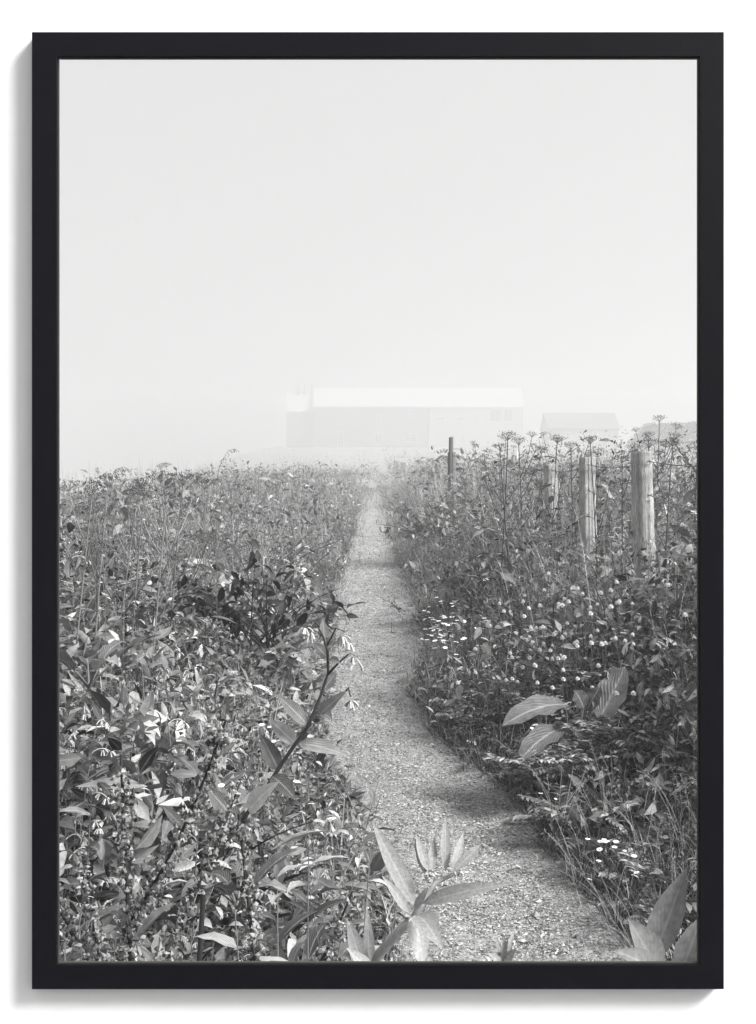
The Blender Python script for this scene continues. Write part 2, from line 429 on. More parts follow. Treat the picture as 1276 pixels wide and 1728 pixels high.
# loose stones on it
N = 100000
y = 3.2 + (rng.random(N) ** 1.7) * 22; u = np.clip(rng.normal(0, .55, N), -1.05, 1.05)
x = path_x(y) + u * path_hw(y)
s = .0024 * np.exp(.45 * rng.standard_normal(N)) * np.interp(y, [3, 8, 25], [1, 1.15, 2.2])
mb = MB(); nuggets(mb, np.stack([x, y, .012 + .02 * u ** 2 + .02 * vnoise(x, y, .22, 7)], -1), np.stack([s * 1.2, s, s * .6], -1))
tag(mb.obj('path_gravel', plainmat('gravel_stone', .30, island=True, lo=.2, hi=1.6, rough=.9, spec=.1), smooth=False), kind='stuff')

# ------------------------------------------------------------------ ground cover
def scatter(bands, side=None, xmargin=1.35):
    X = []; Y = []
    for (y0, y1, n) in bands:
        yy = y0 + (y1 - y0) * rng.random(n); w = yy * .27 * xmargin + .5
        xx = (rng.random(n) * 2 - 1) * w
        X.append(xx); Y.append(yy)
    x = np.concatenate(X); y = np.concatenate(Y)
    ul = (path_x(y) - path_hw(y)) - x; ur = x - (path_x(y) + path_hw(y))
    k = (np.maximum(ul, ur) > .0) | (y > 72)
    if side == 'L': k &= ul > 0
    if side == 'R': k &= ur > 0
    return x[k], y[k]
x, y = scatter([(1.25, 2.4, 9000), (2.4, 4, 18000), (4, 7, 34000), (7, 12, 40000), (12, 20, 42000), (20, 40, 50000), (40, 100, 42000), (100, 270, 30000)])
keep = y > 1.2; x = x[keep]; y = y[keep]; N = len(x)
G = ground(x, y); T = veg_top(x, y)
h = T * (.22 + .83 * rng.random(N) ** .85)
z = np.maximum(G, far_rise(x, y)) * 0 + far_rise(x, y) + np.maximum(h, G - far_rise(x, y) + .015)
az = rng.random(N) * 6.28; el = rng.normal(.25, .5, N)
D = np.stack([np.cos(az) * np.cos(el), np.sin(az) * np.cos(el), np.sin(el)], -1)
U = unit(np.array([0, 0, 1.0]) + .55 * rng.standard_normal((N, 3)))
ur = x - (path_x(y) + path_hw(y))
big = vnoise(x, y, .8, 9) + .5
L = (.026 + .05 * big ** 2) * np.exp(.35 * rng.standard_normal(N)) * np.interp(y, [1, 6, 20, 50, 100, 260], [.8, 1, 1.35, 2.4, 4.0, 9.0])
L = np.where((ur > 0) & (ur < .7), L * .75, L); L = np.where((ur < 0) & (y < 9), L * 1.2, L)
L = np.minimum(L, .35 * np.maximum(T, .05) + .02)
gap = (vnoise(x, y, .22, 22) > .16) & (rng.random(N) < .8) & (T > .3)
kind_ = vnoise(x, y, 1.0, 13) + .5 * vnoise(x, y, .3, 14) + .10 * rng.standard_normal(N)
right_low = (ur > 0) & (ur < .75) & (y < 12)
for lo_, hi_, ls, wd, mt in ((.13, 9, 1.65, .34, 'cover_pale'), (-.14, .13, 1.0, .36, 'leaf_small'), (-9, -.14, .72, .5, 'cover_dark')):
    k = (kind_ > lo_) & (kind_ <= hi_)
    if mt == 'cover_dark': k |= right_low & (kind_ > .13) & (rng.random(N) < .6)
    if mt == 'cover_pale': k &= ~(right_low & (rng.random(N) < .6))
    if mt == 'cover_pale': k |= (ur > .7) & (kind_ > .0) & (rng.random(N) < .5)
    k &= ~gap
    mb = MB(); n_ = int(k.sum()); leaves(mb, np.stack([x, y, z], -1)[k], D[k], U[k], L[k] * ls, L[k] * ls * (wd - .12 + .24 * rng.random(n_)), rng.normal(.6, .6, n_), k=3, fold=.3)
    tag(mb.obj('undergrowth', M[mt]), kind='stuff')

# low grass on both verges and the field
x, y = scatter([(2.2, 4, 5000), (4, 7, 26000), (7, 12, 30000), (12, 20, 26000), (20, 40, 26000), (40, 100, 16000)])
ul = (path_x(y) - path_hw(y)) - x; ur = x - (path_x(y) + path_hw(y)); u = np.maximum(ul, ur)
k = (rng.random(len(x)) < np.exp(-u / .45) + .32) & ~((ul > .45) & (y < 4) & (rng.random(len(x)) < .2)); x = x[k]; y = y[k]; u = u[k]; N = len(x)
T = veg_top(x, y); gz = np.maximum(ground(x, y), far_rise(x, y) + T * .8 * rng.random(N))
L = (.05 + .13 * rng.random(N) ** 1.5 + .10 * np.clip(u, 0, 1)) * np.interp(y, [4, 15, 40, 100], [.85, 1.1, 1.8, 3])
az = rng.random(N) * 6.28; lean = np.abs(rng.normal(.45, .3, N))
D = np.stack([np.cos(az) * np.sin(lean), np.sin(az) * np.sin(lean), np.cos(lean)], -1)
U = np.stack([-np.cos(az) * np.cos(lean), -np.sin(az) * np.cos(lean), np.sin(lean)], -1)
mb = MB(); blades(mb, np.stack([x, y, gz - .01], -1), D, U, L, (.0022 + .003 * rng.random(N)) * np.interp(y, [4, 12, 40, 100], [1, 1.4, 3.2, 7]), rng.normal(.9, .4, N), k=3)
# short grass creeping over the path edges
N = 36000
y = 2.6 + 60 * rng.random(N) ** 2.2; sd_ = rng.choice([-1, 1], N); off = rng.normal(.04, .07, N) * (1 + y / 25)
x = path_x(y) + sd_ * (path_hw(y) + off); az = np.where(sd_ > 0, PI, 0) + rng.normal(0, 1.0, N); lean = np.abs(rng.normal(.7, .35, N))
D = np.stack([np.cos(az) * np.sin(lean), np.sin(az) * np.sin(lean), np.cos(lean)], -1)
U = np.stack([-np.cos(az) * np.cos(lean), -np.sin(az) * np.cos(lean), np.sin(lean)], -1)
L = (.03 + .08 * rng.random(N)) * np.interp(y, [3, 12, 60], [1, 1.3, 2.5])
blades(mb, np.stack([x, y, np.maximum(ground(x, y), far_rise(x, y)) - .004], -1), D, U, L, (.002 + .0025 * rng.random(N)) * np.interp(y, [4, 12, 60], [1, 1.5, 4]), rng.normal(.8, .4, N), k=3)
tag(mb.obj('verge_grass', M['grass']), kind='stuff')

x, y = scatter([(2.0, 4, 2500), (4, 8, 9000), (8, 14, 20000), (14, 24, 26000), (24, 45, 26000), (45, 95, 22000), (95, 270, 22000)])
ul = (path_x(y) - path_hw(y)) - x; ur = x - (path_x(y) + path_hw(y)); u = np.maximum(ul, ur)
k = (vnoise(x, y, 1.6, 17) > .02 - .3 * sstep(8, 16, y)) & (u > .1) & ~((ur > 0) & (ur < .7) & (y < 10) & (rng.random(len(x)) < .7)); x = x[k]; y = y[k]; N = len(x)
T = veg_top(x, y); g0 = np.maximum(ground(x, y), far_rise(x, y) + T * .45)
az = rng.random(N) * 6.28; lean = np.abs(rng.normal(.22, .2, N))
D = np.stack([np.cos(az) * np.sin(lean), np.sin(az) * np.sin(lean), np.cos(lean)], -1)
U = np.stack([-np.cos(az) * np.cos(lean), -np.sin(az) * np.cos(lean), np.sin(lean)], -1)
L = np.clip(T * (.32 + .38 * rng.random(N)) * np.where(rng.random(N) < .14, 1.7, 1), .1, 1.0)
mb = MB(); blades(mb, np.stack([x, y, g0], -1), D, U, L, (.0022 + .0028 * rng.random(N)) * np.interp(y, [4, 12, 40, 100, 260], [1, 1.3, 2.6, 5, 12]), rng.normal(.5, .4, N), k=4)
tag(mb.obj('tall_grass', M['grass_pale']), kind='stuff')

# ------------------------------------------------------------------ plant kinds
UP = np.array([0, 0, 1.0])
def rd(az, el): return np.array([math.cos(az) * math.cos(el), math.sin(az) * math.cos(el), math.sin(el)])
def curve(p0, d0, L, bend, n=7):
    """polyline from p0 along d0 bending towards bend"""
    pts = [np.array(p0, float)]; d = np.array(d0, float)
    for _ in range(n):
        pts.append(pts[-1] + unit(d) * L / n); d = unit(d) + np.array(bend) / n
    return np.array(pts)

def bells(mb, p, n=7, s=1.0):
    for _ in range(n):
        d = unit(np.array([random.gauss(0, .8), random.gauss(0, .8), -.6]))
        q = p + d * .006 * s
        tube(mb, [q, q + d * .006 * s, q + d * .012 * s + [0, 0, -.003 * s], q + d * .016 * s + [0, 0, -.007 * s]],
             np.array([.0014, .0026, .0028, .0036]) * s * random.uniform(.8, 1.1), 6, cap=False)

def comfrey(H, seed, nl=15, mat='leaf_soft', flowers=3, name='comfrey_plant', big=1.0, stem='stem', bellsize=.8, sr=1.0):
    random.seed(seed)
    root = empty(name); st = MB(); lf = MB(); sprays = []
    for s_ in range(3):
        a0 = random.random() * 6.28; tilt = .08 + .25 * random.random() if s_ else .05
        hh = H * (1 if s_ == 0 else .6 + .3 * random.random())
        pts = curve((0, 0, -.03), rd(a0, PI / 2 - tilt), hh, [.15 * math.cos(a0), .15 * math.sin(a0), 0], 8)
        tube(st, pts, np.linspace(.0045, .0012, 9) * sr)
        for k in range(nl):
            t = .12 + .86 * k / nl
            p = pts[min(int(t * 8), 7)] + (pts[min(int(t * 8) + 1, 8)] - pts[min(int(t * 8), 7)]) * (t * 8 % 1)
            a = a0 + k * 2.4 + random.gauss(0, .3)
            L = (.155 - .095 * t) * random.uniform(.75, 1.2) * big
            leaves(lf, [p], rd(a, random.uniform(.15, .8)), UP + .3 * rd(random.random() * 6.28, 0), L, L * random.uniform(.26, .36), random.uniform(.4, 1.3), k=5, fold=random.uniform(.2, .5), wav=.12)
        if s_ < flowers:
            for q in range(3):
                a = random.random() * 6.28
                c = curve(pts[-1 - q], rd(a, .6), .05 + .03 * random.random(), [0, 0, -1.6], 5)
                fl = MB(); tube(fl, c, [.0015] * 6, 5); bells(fl, c[-1], 6, bellsize); bells(fl, c[-3], 3, bellsize); sprays.append(fl)
    parts = [st.obj('stem', M[stem], root), lf.obj('leaves', M[mat], root)]
    parts += [f_.obj('flower_spray', M['bell'], root) for f_ in sprays]
    return Proto(root, parts, H)

def umbel_head(st, sd, p, d, r=.05, n=13, seeds=7):
    s = unit(np.cross(d, [.3, .8, .1])); t = np.cross(d, s)
    for k in range(n):
        a = k * 2.4; rr = math.sqrt((k + .5) / n)
        e = p + d * r * (.75 - .25 * rr * rr) + (s * math.cos(a) + t * math.sin(a)) * r * rr
        tube(st, [p, p * .5 + e * .5 + d * r * .06, e], [.0009, .0008, .0007], 4, cap=False)
        q = e + rng.normal(0, r * .13, (seeds, 3)) + d * r * .1
        nuggets(sd, q, np.array([.0022, .0022, .0032]) * (r / .05))
def umbel(H, seed, heads=3, name='cow_parsley', stem='stem_dark'):
    random.seed(seed); root = empty(name); st = MB(); sds = [MB()]; lf = MB()
    pts = curve((0, 0, -.03), rd(random.random() * 6, 1.48), H, [.05, .03, 0], 10)
    tube(st, pts, np.linspace(.0048, .0022, 11)); umbel_head(st, sds[0], pts[-1], unit(pts[-1] - pts[-2]), .05)
    for k in range(heads):
        i = 5 + k % 4; a = random.random() * 6.28
        c = curve(pts[i], rd(a, .85), H * random.uniform(.18, .34), [0, 0, .9], 6)
        tube(st, c, np.linspace(.0026, .0015, 7)); sds.append(MB()); umbel_head(st, sds[-1], c[-1], unit(c[-1] - c[-2]), random.uniform(.03, .048), 11)
    for k in range(9):
        i = 1 + k % 6; a = random.random() * 6.28
        c = curve(pts[i], rd(a, .5), .14 + .1 * random.random(), [0, 0, -.9], 6)
        tube(st, c, np.linspace(.0016, .0008, 7), 4)
        for q in range(1, 7):
            for sgn in (-1, 1):
                dd = unit(c[q] - c[q - 1]) * .6 + sgn * np.cross(unit(c[q] - c[q - 1]), UP) + .2 * rng.standard_normal(3)
                L = .045 * (1.15 - q / 8)
                leaves(lf, [c[q]], dd, UP, L, L * .5, .4, k=3, wav=.3)
    return Proto(root, [st.obj('stem', M[stem], root)] + [q.obj('seed_head', M['seed'], root) for q in sds] + [lf.obj('leaves', M['leaf_mid'], root)], H)

def seed_spike(H, seed, nb=8, name='dock_seed_stalk', mat='seed', dens=1.0, spread=.5):
    random.seed(seed); root = empty(name); st = MB(); sd = MB(); lf = MB()
    pts = curve((0, 0, -.03), rd(random.random() * 6, 1.5), H, [.04, .06, 0], 12)
    tube(st, pts, np.linspace(.005, .0015, 13))
    lines = [pts[5:]]
    for k in range(nb):
        i = 5 + int(k * 6 / nb); a = k * 2.4
        c = curve(pts[i], rd(a, 1.0 - spread * .5), H * random.uniform(.16, .28), [0, 0, .6], 6); lines.append(c)
        tube(st, c, np.linspace(.0022, .001, 7), 5)
    for c in lines:
        L = np.sum(np.linalg.norm(np.diff(c, axis=0), axis=1)); n = int(L * 420 * dens)
        t = rng.random(n) * (len(c) - 1); i = t.astype(int); f = (t - i)[:, None]
        t2 = np.floor(t * 4) / 4 + rng.normal(0, .06, n); t2 = np.clip(t2, 0, len(c) - 1.001); i = t2.astype(int); f = (t2 - i)[:, None]
        p = c[i] * (1 - f) + c[i + 1] * f + rng.normal(0, .0055, (n, 3))
        nuggets(sd, p, np.abs(rng.normal(.0022, .0007, (n, 1))) * np.array([1, 1, 1.2]))
    for k in range(6):
        L = random.uniform(.08, .16); leaves(lf, [pts[1 + k % 5]], rd(k * 2.4, .5), UP, L, L * .24, 1.0, k=5, wav=.3)
    return Proto(root, [st.obj('stem', M['stem_dark'], root), sd.obj('seeds', M[mat], root, smooth=False), lf.obj('leaves', M['leaf_mid'], root)], H)

def tussock(n, L0, seed, mat='grass', name='grass_tussock'):
    r2 = np.random.default_rng(seed); root = empty(name); mb = MB()
    az = r2.random(n) * 6.28; lean = np.abs(r2.normal(.35, .25, n)); rr = .05 * np.sqrt(r2.random(n))
    P = np.stack([np.cos(az) * rr, np.sin(az) * rr, 0 * az - .02], -1)
    D = np.stack([np.cos(az) * np.sin(lean), np.sin(az) * np.sin(lean), np.cos(lean)], -1)
    U = np.stack([-np.cos(az) * np.cos(lean), -np.sin(az) * np.cos(lean), np.sin(lean)], -1)
    blades(mb, P, D, U, L0 * (.5 + .8 * r2.random(n)), .0022 + .0030 * r2.random(n), r2.normal(1.2, .5, n), k=6)
    st = MB()
    for k in range(4):
        c = curve((0, 0, 0), rd(r2.random() * 6.28, 1.25), L0 * (1.2 + .4 * r2.random()), [.5 * r2.normal(), .5 * r2.normal(), -.5], 8)
        tube(st, c, np.linspace(.0012, .0006, 9), 4)
        q = c[-3:].repeat(9, axis=0) + r2.normal(0, .006, (27, 3)); nuggets(st, q, np.array([.0012, .0012, .0035]))
    return Proto(root, [mb.obj('blades', M[mat], root), st.obj('seed_stems', M['stem_pale'], root)], L0)

def dock(seed, n=7, L0=.26, mat='leaf_dock', name='dock_plant'):
    random.seed(seed); root = empty(name); lf = MB(); st = MB()
    for k in range(n):
        a = k * 2.4 + random.gauss(0, .3); c = curve((0, 0, -.02), rd(a, .9), .08, [0, 0, -.4], 4); tube(st, c, np.linspace(.004, .003, 5))
        L = L0 * random.uniform(.7, 1.15)
        leaves(lf, [c[-1]], unit(c[-1] - c[-2]) + [0, 0, random.uniform(-.4, .3)], UP, L, L * random.uniform(.3, .4), random.uniform(.5, 1.5), k=9, prof=OVAL, fold=.3, wav=.22)
    return Proto(root, [st.obj('stalks', M['stem'], root), lf.obj('leaves', M[mat], root)], L0)

def feather(seed, n=8, L0=.2, mat='leaf_mid', name='silverweed_plant'):
    random.seed(seed); root = empty(name); lf = MB(); st = MB()
    for k in range(n):
        a = k * 2.4 + random.gauss(0, .3); c = curve((0, 0, -.01), rd(a, random.uniform(.5, 1.1)), L0 * random.uniform(.7, 1.2), [0, 0, -1.1], 10)
        tube(st, c, np.linspace(.0016, .0006, 11), 4, cap=False)
        for q in range(2, 11):
            tq = unit(c[q] - c[q - 1]); sd = np.cross(tq, UP); L = L0 * .24 * math.sin(PI * (q - .6) / 11.5) ** .7
            leaves(lf, [c[q], c[q]], [tq * .55 + sd, tq * .55 - sd], UP, L, L * .42, .5, k=3, wav=.2)
    return Proto(root, [st.obj('stalks', M['stem'], root), lf.obj('leaves', M[mat], root)], L0)

def bush(seed, nb=16, H=.6, name='dark_shrub', mat='leaf_dark', LL=.07):
    random.seed(seed); root = empty(name); lf = MB(); st = MB()
    for k in range(nb):
        a = random.random() * 6.28; c = curve((random.gauss(0, .05), random.gauss(0, .05), -.03), rd(a, random.uniform(.5, 1.3)), H * random.uniform(.7, 1.25), [.4 * math.cos(a), .4 * math.sin(a), -.5], 9)
        tube(st, c, np.linspace(.0045, .0014, 10), 5)
        for j in range(2):
            i = random.randint(3, 7); c2 = curve(c[i], unit(c[i + 1] - c[i]) + .6 * rng.standard_normal(3), H * .3, [0, 0, .3], 5); tube(st, c2, np.linspace(.0022, .001, 6), 4)
            for q in range(1, 6):
                L = LL * random.uniform(.5, 1.1); leaves(lf, [c2[q]], rng.standard_normal(3) + [0, 0, .2], UP + .5 * rng.standard_normal(3), L, L * .42, .7, k=4, fold=.3, wav=.1)
        for q in range(3, 10):
            L = LL * random.uniform(.6, 1.3); leaves(lf, [c[q]], rng.standard_normal(3) + [0, 0, .1], UP + .4 * rng.standard_normal(3), L, L * .42, .8, k=4, fold=.3, wav=.1)
    return Proto(root, [st.obj('branches', M['stem_dark'], root), lf.obj('leaves', M[mat], root)], H)

def clover(seed, name='white_clover'):
    random.seed(seed); root = empty(name); st = MB(); hd = MB(); lf = MB()
    c = curve((0, 0, -.01), rd(random.random() * 6.28, 1.4), .17, [.2, .1, 0], 5); tube(st, c, [.0009] * 6, 5)
    n = 46; k = np.arange(n); ph = np.arccos(1 - 1.7 * (k + .5) / n); th = k * 2.4
    d = np.stack([np.sin(ph) * np.cos(th), np.sin(ph) * np.sin(th), np.cos(ph)], -1)
    leaves(hd, c[-1] + d * .003, d, UP + .1, .0085, .0042, -.4, k=2, fold=.5)
    for q in range(4):
        a = random.random() * 6.28; s_ = curve((0, 0, -.01), rd(a, 1.0), .055, [0, 0, -.3], 4); tube(st, s_, [.0007] * 5, 4)
        for j in range(3): leaves(lf, [s_[-1]], rd(a + j * 2.094, .1), UP, .019, .016, .3, k=3, prof=OVAL, fold=.2)
    return Proto(root, [st.obj('stem', M['stem'], root), hd.obj('flower_head', M['petal'], root), lf.obj('leaves', M['leaf_mid'], root)], .17)

def daisy(seed, name='daisy', H=.15):
    random.seed(seed); root = empty(name); st = MB(); pt = MB(); ds = MB()
    c = curve((0, 0, -.01), rd(random.random() * 6.28, 1.4), H, [.2, -.2, 0], 5); tube(st, c, [.0009] * 6, 5)
    n = 15; a = np.arange(n) * 2 * PI / n
    d = np.stack([np.cos(a), np.sin(a), 0 * a + .18], -1)
    leaves(pt, c[-1] + d * .0045, d, UP, .0125, .0046, .25, k=3, prof=OVAL, fold=.1)
    v = [(0, 0, .0034)] + [(r * math.cos(t), r * math.sin(t), z) for r, z in ((.003, .0028), (.0052, .0006)) for t in np.linspace(0, 2 * PI, 10, endpoint=False)]
    ds.add(np.array(v) + c[-1], [[1 + i, 1 + (i + 1) % 10, 11 + (i + 1) % 10, 11 + i] for i in range(10)], [[0, 1 + i, 1 + (i + 1) % 10] for i in range(10)])
    return Proto(root, [st.obj('stem', M['stem'], root), pt.obj('petals', M['petal'], root), ds.obj('disc', M['disc'], root)], H)

# ------------------------------------------------------------------ scattered individuals
def gz(x, y): return float(ground(x, y))
def vt(x, y): return float(far_rise(x, y) + veg_top(x, y))
def spots(n, side, y0, y1, u0, u1, mind=.12, power=1.0, infr=True, low=True):
    out = []; tries = 0
    while len(out) < n and tries < n * 200:
        tries += 1
        y = y0 + (y1 - y0) * random.random() ** power; u = random.uniform(u0, u1)
        x = float(path_x(y) - path_hw(y) - u) if side == 'L' else float(path_x(y) + path_hw(y) + u)
        if infr and abs(x) > .262 * y + .1: continue
        if low and side == 'R' and 5.2 < y < 10.8 and u < .72: continue
        if any((x - a) ** 2 + (y - b_) ** 2 < (mind * (1 + y / 12)) ** 2 for a, b_ in out): continue
        out.append((x, y))
    return out
def grow(protos, pts, label, cat, group, hf=1.0, rel=True, smin=.5, smax=1.6, extra=0.0):
    for i, (x, y) in enumerate(pts):
        p = protos[i % len(protos)]
        z = gz(x, y)
        s = np.clip((vt(x, y) + extra - z) * hf / p.h * random.uniform(.88, 1.12), smin, smax) if rel else random.uniform(smin, smax)
        p.place((x, y, z), random.random() * 6.28, float(s), (random.gauss(0, .08), random.gauss(0, .08)), label, cat, group)

random.seed(21)
comn = [comfrey(.7, 7, nl=11, big=1.35), comfrey(.75, 8, nl=13, big=1.2, mat='leaf_mid'), comfrey(.65, 9, nl=10, big=1.5)]
com = [comfrey(.80, 1), comfrey(.70, 2, nl=12), comfrey(.9, 3, nl=17), comfrey(.62, 4, mat='leaf_mid')]
random.seed(31)
grow(com, spots(95, 'L', 1.75, 13, .1, 2.6, .16, 1.5), 'leafy comfrey plant with hanging pale bell flowers on the left bank', 'plant', 'comfrey plants on the left bank', 1.05)
random.seed(45)
grow(comn, spots(60, 'L', 1.7, 5, .12, 1.2, .1, 1.0), 'leafy comfrey plant crowding the near left bank', 'plant', 'comfrey plants crowding the near left bank', 1.08)
comr = [comfrey(.7, 5, mat='leaf_soft', flowers=1), comfrey(.8, 6, mat='leaf_mid', flowers=0)]
random.seed(32)
grow(comr, spots(60, 'R', 4.5, 15, .8, 2.4, .2, 1.3), 'leafy weed with soft broad leaves below the fence on the right bank', 'plant', 'leafy weeds on the right bank', 1.0)
um = [umbel(1.1, 11), umbel(1.0, 12, 4), umbel(1.2, 13, 2)]
random.seed(33)
grow(um, spots(34, 'R', 6.5, 22, .75, 2.6, .22, 1.1), 'tall seeding cow parsley with dark flat umbels on the right bank', 'plant', 'cow parsley along the fence', 1.1, extra=.12, smax=1.3)
uml = [umbel(1.0, 14, 3, stem='stem'), umbel(.95, 15, 4, stem='stem')]
random.seed(34)
grow(uml, spots(26, 'L', 5.5, 14, .9, 3.2, .25, 1.0), 'seeding cow parsley with dark umbels topping the left bank', 'plant', 'cow parsley on the left bank', 1.1, extra=.10, smax=1.3)
ts = [tussock(110, .34, 41), tussock(140, .42, 42), tussock(90, .28, 43)]
random.seed(35)
grow(ts, spots(60, 'R', 5.2, 22, .12, 1.3, .2, 1.2), 'tussock of long arching grass on the right verge', 'grass tussock', 'grass tussocks on the right verge', rel=False, smin=.7, smax=1.25)
tl = [tussock(110, .34, 44), tussock(120, .30, 45)]
random.seed(36)
grow(tl, spots(60, 'L', 2.6, 22, .08, .9, .2, 1.3), 'tussock of long grass on the left verge', 'grass tussock', 'grass tussocks on the left verge', rel=False, smin=.6, smax=1.15)
td = [tussock(130, .22, 46, 'grass_dark'), tussock(110, .26, 47, 'grass_dark')]
random.seed(37)
grow(td, spots(34, 'R', 3.9, 6.3, .02, .6, .12, 1.0), 'low dark grass clump at the lower right edge of the path', 'grass tussock', 'dark grass clumps at the lower right', rel=False, smin=.6, smax=1.1)
fe = [feather(51), feather(52, 10, .24), feather(53, 7, .17)]
random.seed(38)
grow(fe, spots(42, 'R', 4.0, 8, .12, 1.0, .16, 1.0, low=False), 'feathery silverweed with toothed leaflets on the lower right bank', 'plant', 'silverweed on the right bank', rel=False, smin=.7, smax=1.2)
bl = [bush(61, 12, .42, 'leafy_weed', 'leaf_mid', .055), bush(62, 10, .5, 'leafy_weed', 'cover_pale', .05)]
random.seed(39)
grow(bl, spots(48, 'R', 5.0, 18, .45, 2.2, .24, 1.2), 'tangled twiggy weed among the growth on the right bank', 'plant', 'twiggy weeds on the right bank', .95, smin=.6, smax=2.0)
bl2 = [bush(63, 12, .5, 'leafy_weed', 'leaf_mid', .06), bush(64, 12, .5, 'leafy_weed', 'leaf_small', .05)]
random.seed(40)
grow(bl2, spots(46, 'L', 2.6, 18, .4, 2.6, .26, 1.2), 'tangled twiggy weed among the growth on the left bank', 'plant', 'twiggy weeds on the left bank', .95, smin=.6, smax=2.0)
sp = [seed_spike(.9, 71), seed_spike(.8, 72, 6)]
random.seed(41)
grow(sp, spots(16, 'L', 5.5, 22, .8, 2.4, .4), 'brown seeding dock stalk standing in the left bank', 'plant', 'dock stalks on the left bank', 1.08, smin=.6, smax=1.5)
grow([seed_spike(.9, 73)], spots(12, 'R', 7, 22, .9, 2.2, .4), 'brown seeding dock stalk standing by the fence', 'plant', 'dock stalks on the right bank', 1.1, smin=.6, smax=1.6)

# clover and daisies where the photo shows them: (px, py, spread px, count, depth of the patch)
def patch(protos, px, py, sx, sy, n, label, cat, group, smin=.8, smax=1.25):
    k = 0; tries = 0
    while k < n and tries < 4000:
        tries += 1
        qx = random.gauss(px, sx); qy = random.gauss(py, sy)
        # walk the view ray down to the land to find where the flower stands
        hit = None
        for Y in np.linspace(2.6, 26, 480):
            p = at(qx, qy, Y)
            if p[2] <= float(far_rise(p[0], Y) + max(ground(p[0], Y) - far_rise(p[0], Y), 1.0 * veg_top(p[0], Y))) + .015: hit = p; break
        if hit is None: continue
        ue = max(path_x(hit[1]) - path_hw(hit[1]) - hit[0], hit[0] - path_x(hit[1]) - path_hw(hit[1]))
        if ue < 0.0: continue
        pr = protos[k % len(protos)]; s = random.uniform(smin, smax)
        top = max(gz(hit[0], hit[1]), hit[2])
        pr.place((hit[0], hit[1], top - pr.h * s * .12), random.random() * 6.28, s, (random.gauss(.1, .15), random.gauss(0, .15)), label, cat, group); k += 1
random.seed(42)
cl = [clover(81), clover(82), clover(83)]
lab = 'round white clover head among the leaves of the right bank'
patch(cl, 950, 1130, 65, 45, 70, lab, 'flower', 'clover flowers on the right bank', 1.0, 1.35)
patch(cl, 1010, 1060, 50, 20, 12, lab, 'flower', 'clover flowers on the right bank', 1.0, 1.3)
patch(cl, 880, 1150, 70, 40, 14, lab, 'flower', 'clover flowers on the right bank', 1.0, 1.3)
dz = [daisy(91), daisy(92)]
patch(dz, 758, 1082, 30, 30, 90, 'small white daisy in the dense patch along the right path edge', 'flower', 'daisies along the path edge', .8, 1.1)
patch(dz, 900, 1278, 22, 14, 9, 'white daisy in the small group under the big dock leaves', 'flower', 'daisies under the dock leaves', .8, 1.0)
patch(dz, 1012, 1458, 16, 11, 8, 'white daisy in the little cluster at the lower right path edge', 'flower', 'daisies at the lower right', .6, .8)
patch(dz, 1060, 1490, 40, 30, 8, 'single white daisy in the dark grass at the lower right', 'flower', 'daisies in the dark grass', .5, .7)
patch(dz, 890, 1370, 30, 25, 8, 'tiny white daisy in the grass between path and ferny growth', 'flower', 'daisies in the short grass', .5, .7)
patch(dz, 545, 975, 25, 30, 40, 'tiny white daisy in the grass of the left verge', 'flower', 'daisies on the left verge', .7, 1.0)
patch(dz, 505, 1330, 40, 50, 10, 'white daisy low beside the left edge of the path', 'flower', 'daisies low on the left', .6, .9)

# ------------------------------------------------------------------ particular plants
def leaf_to(mb, base, tip, w, up=(0, -.5, .8), droop=.5, k=8, prof=LANCE, fold=.35, wav=.06):
    base = np.array(base); tip = np.array(tip); d = tip - base; L = np.linalg.norm(d)
    U = np.array(up, float); S = unit(np.cross(unit(d), U)); n = unit(np.cross(S, unit(d)))
    D = unit(d) * math.cos(droop / 2) + n * math.sin(droop / 2)      # start higher, curve onto the tip
    leaves(mb, [base], D, n, L * (droop / 2) / math.sin(droop / 2) if droop else L, w, droop, k=k, prof=prof, fold=fold, wav=wav)

# pale hairy shoot in front of the path
Y0 = 1.62
b0 = at(700, 1545, Y0); gx = at(600, 1660, Y0 + .05)
root = empty('hairy_shoot', (gx[0] - .05, gx[1], gz(gx[0] - .05, gx[1])))
rl = np.array(root.location)
st = MB(); lf = MB(); buds = []
tube(st, np.array([rl + [0, 0, -.03], rl + [.01, 0, .25], at(585, 1720, Y0 + .03), at(640, 1610, Y0 + .01), at(680, 1565, Y0), b0]) - rl, [.008, .0075, .007, .0065, .0055, .004], 8)
tube(st, np.array([b0, at(715, 1520, Y0), at(735, 1490, Y0 + .01), at(780, 1468, Y0 + .015)]) - rl, [.0045, .004, .0032, .002], 7)
def hl(px, py, qx, qy, w, dy0=0, dy1=0, droop=.4, up=(0, -.8, .6), mb_=None):
    leaf_to(mb_ or lf, at(px, py, Y0 + dy0) - rl, at(qx, qy, Y0 + dy1) - rl, w * .68 * Y0 / F, up, droop)
hl(702, 1530, 628, 1385, 46, 0, .02, -.15)
hl(690, 1540, 645, 1478, 26, -.01, -.03, .3)
hl(722, 1470, 702, 1408, 24, .02, .05, .2)
hl(728, 1472, 733, 1412, 22, .03, .06, .1)
hl(752, 1470, 752, 1378, 26, .03, .06, .12)
hl(766, 1468, 782, 1405, 22, .02, .05, .15)
hl(765, 1472, 812, 1425, 26, .0, .01, .25)
hl(712, 1525, 862, 1492, 40, -.01, -.05, .55)
hl(700, 1535, 724, 1495, 20, -.02, -.03, .3)
hl(706, 1545, 745, 1600, 60, -.02, -.09, .9)
hl(700, 1545, 715, 1640, 50, -.01, -.06, .9)
hl(620, 1660, 585, 1545, 44, .0, .0, .3); hl(625, 1660, 620, 1500 + 30, 30, .02, .06, .2)
hl(625, 1650, 585, 1600, 40, -.02, -.08, .5)
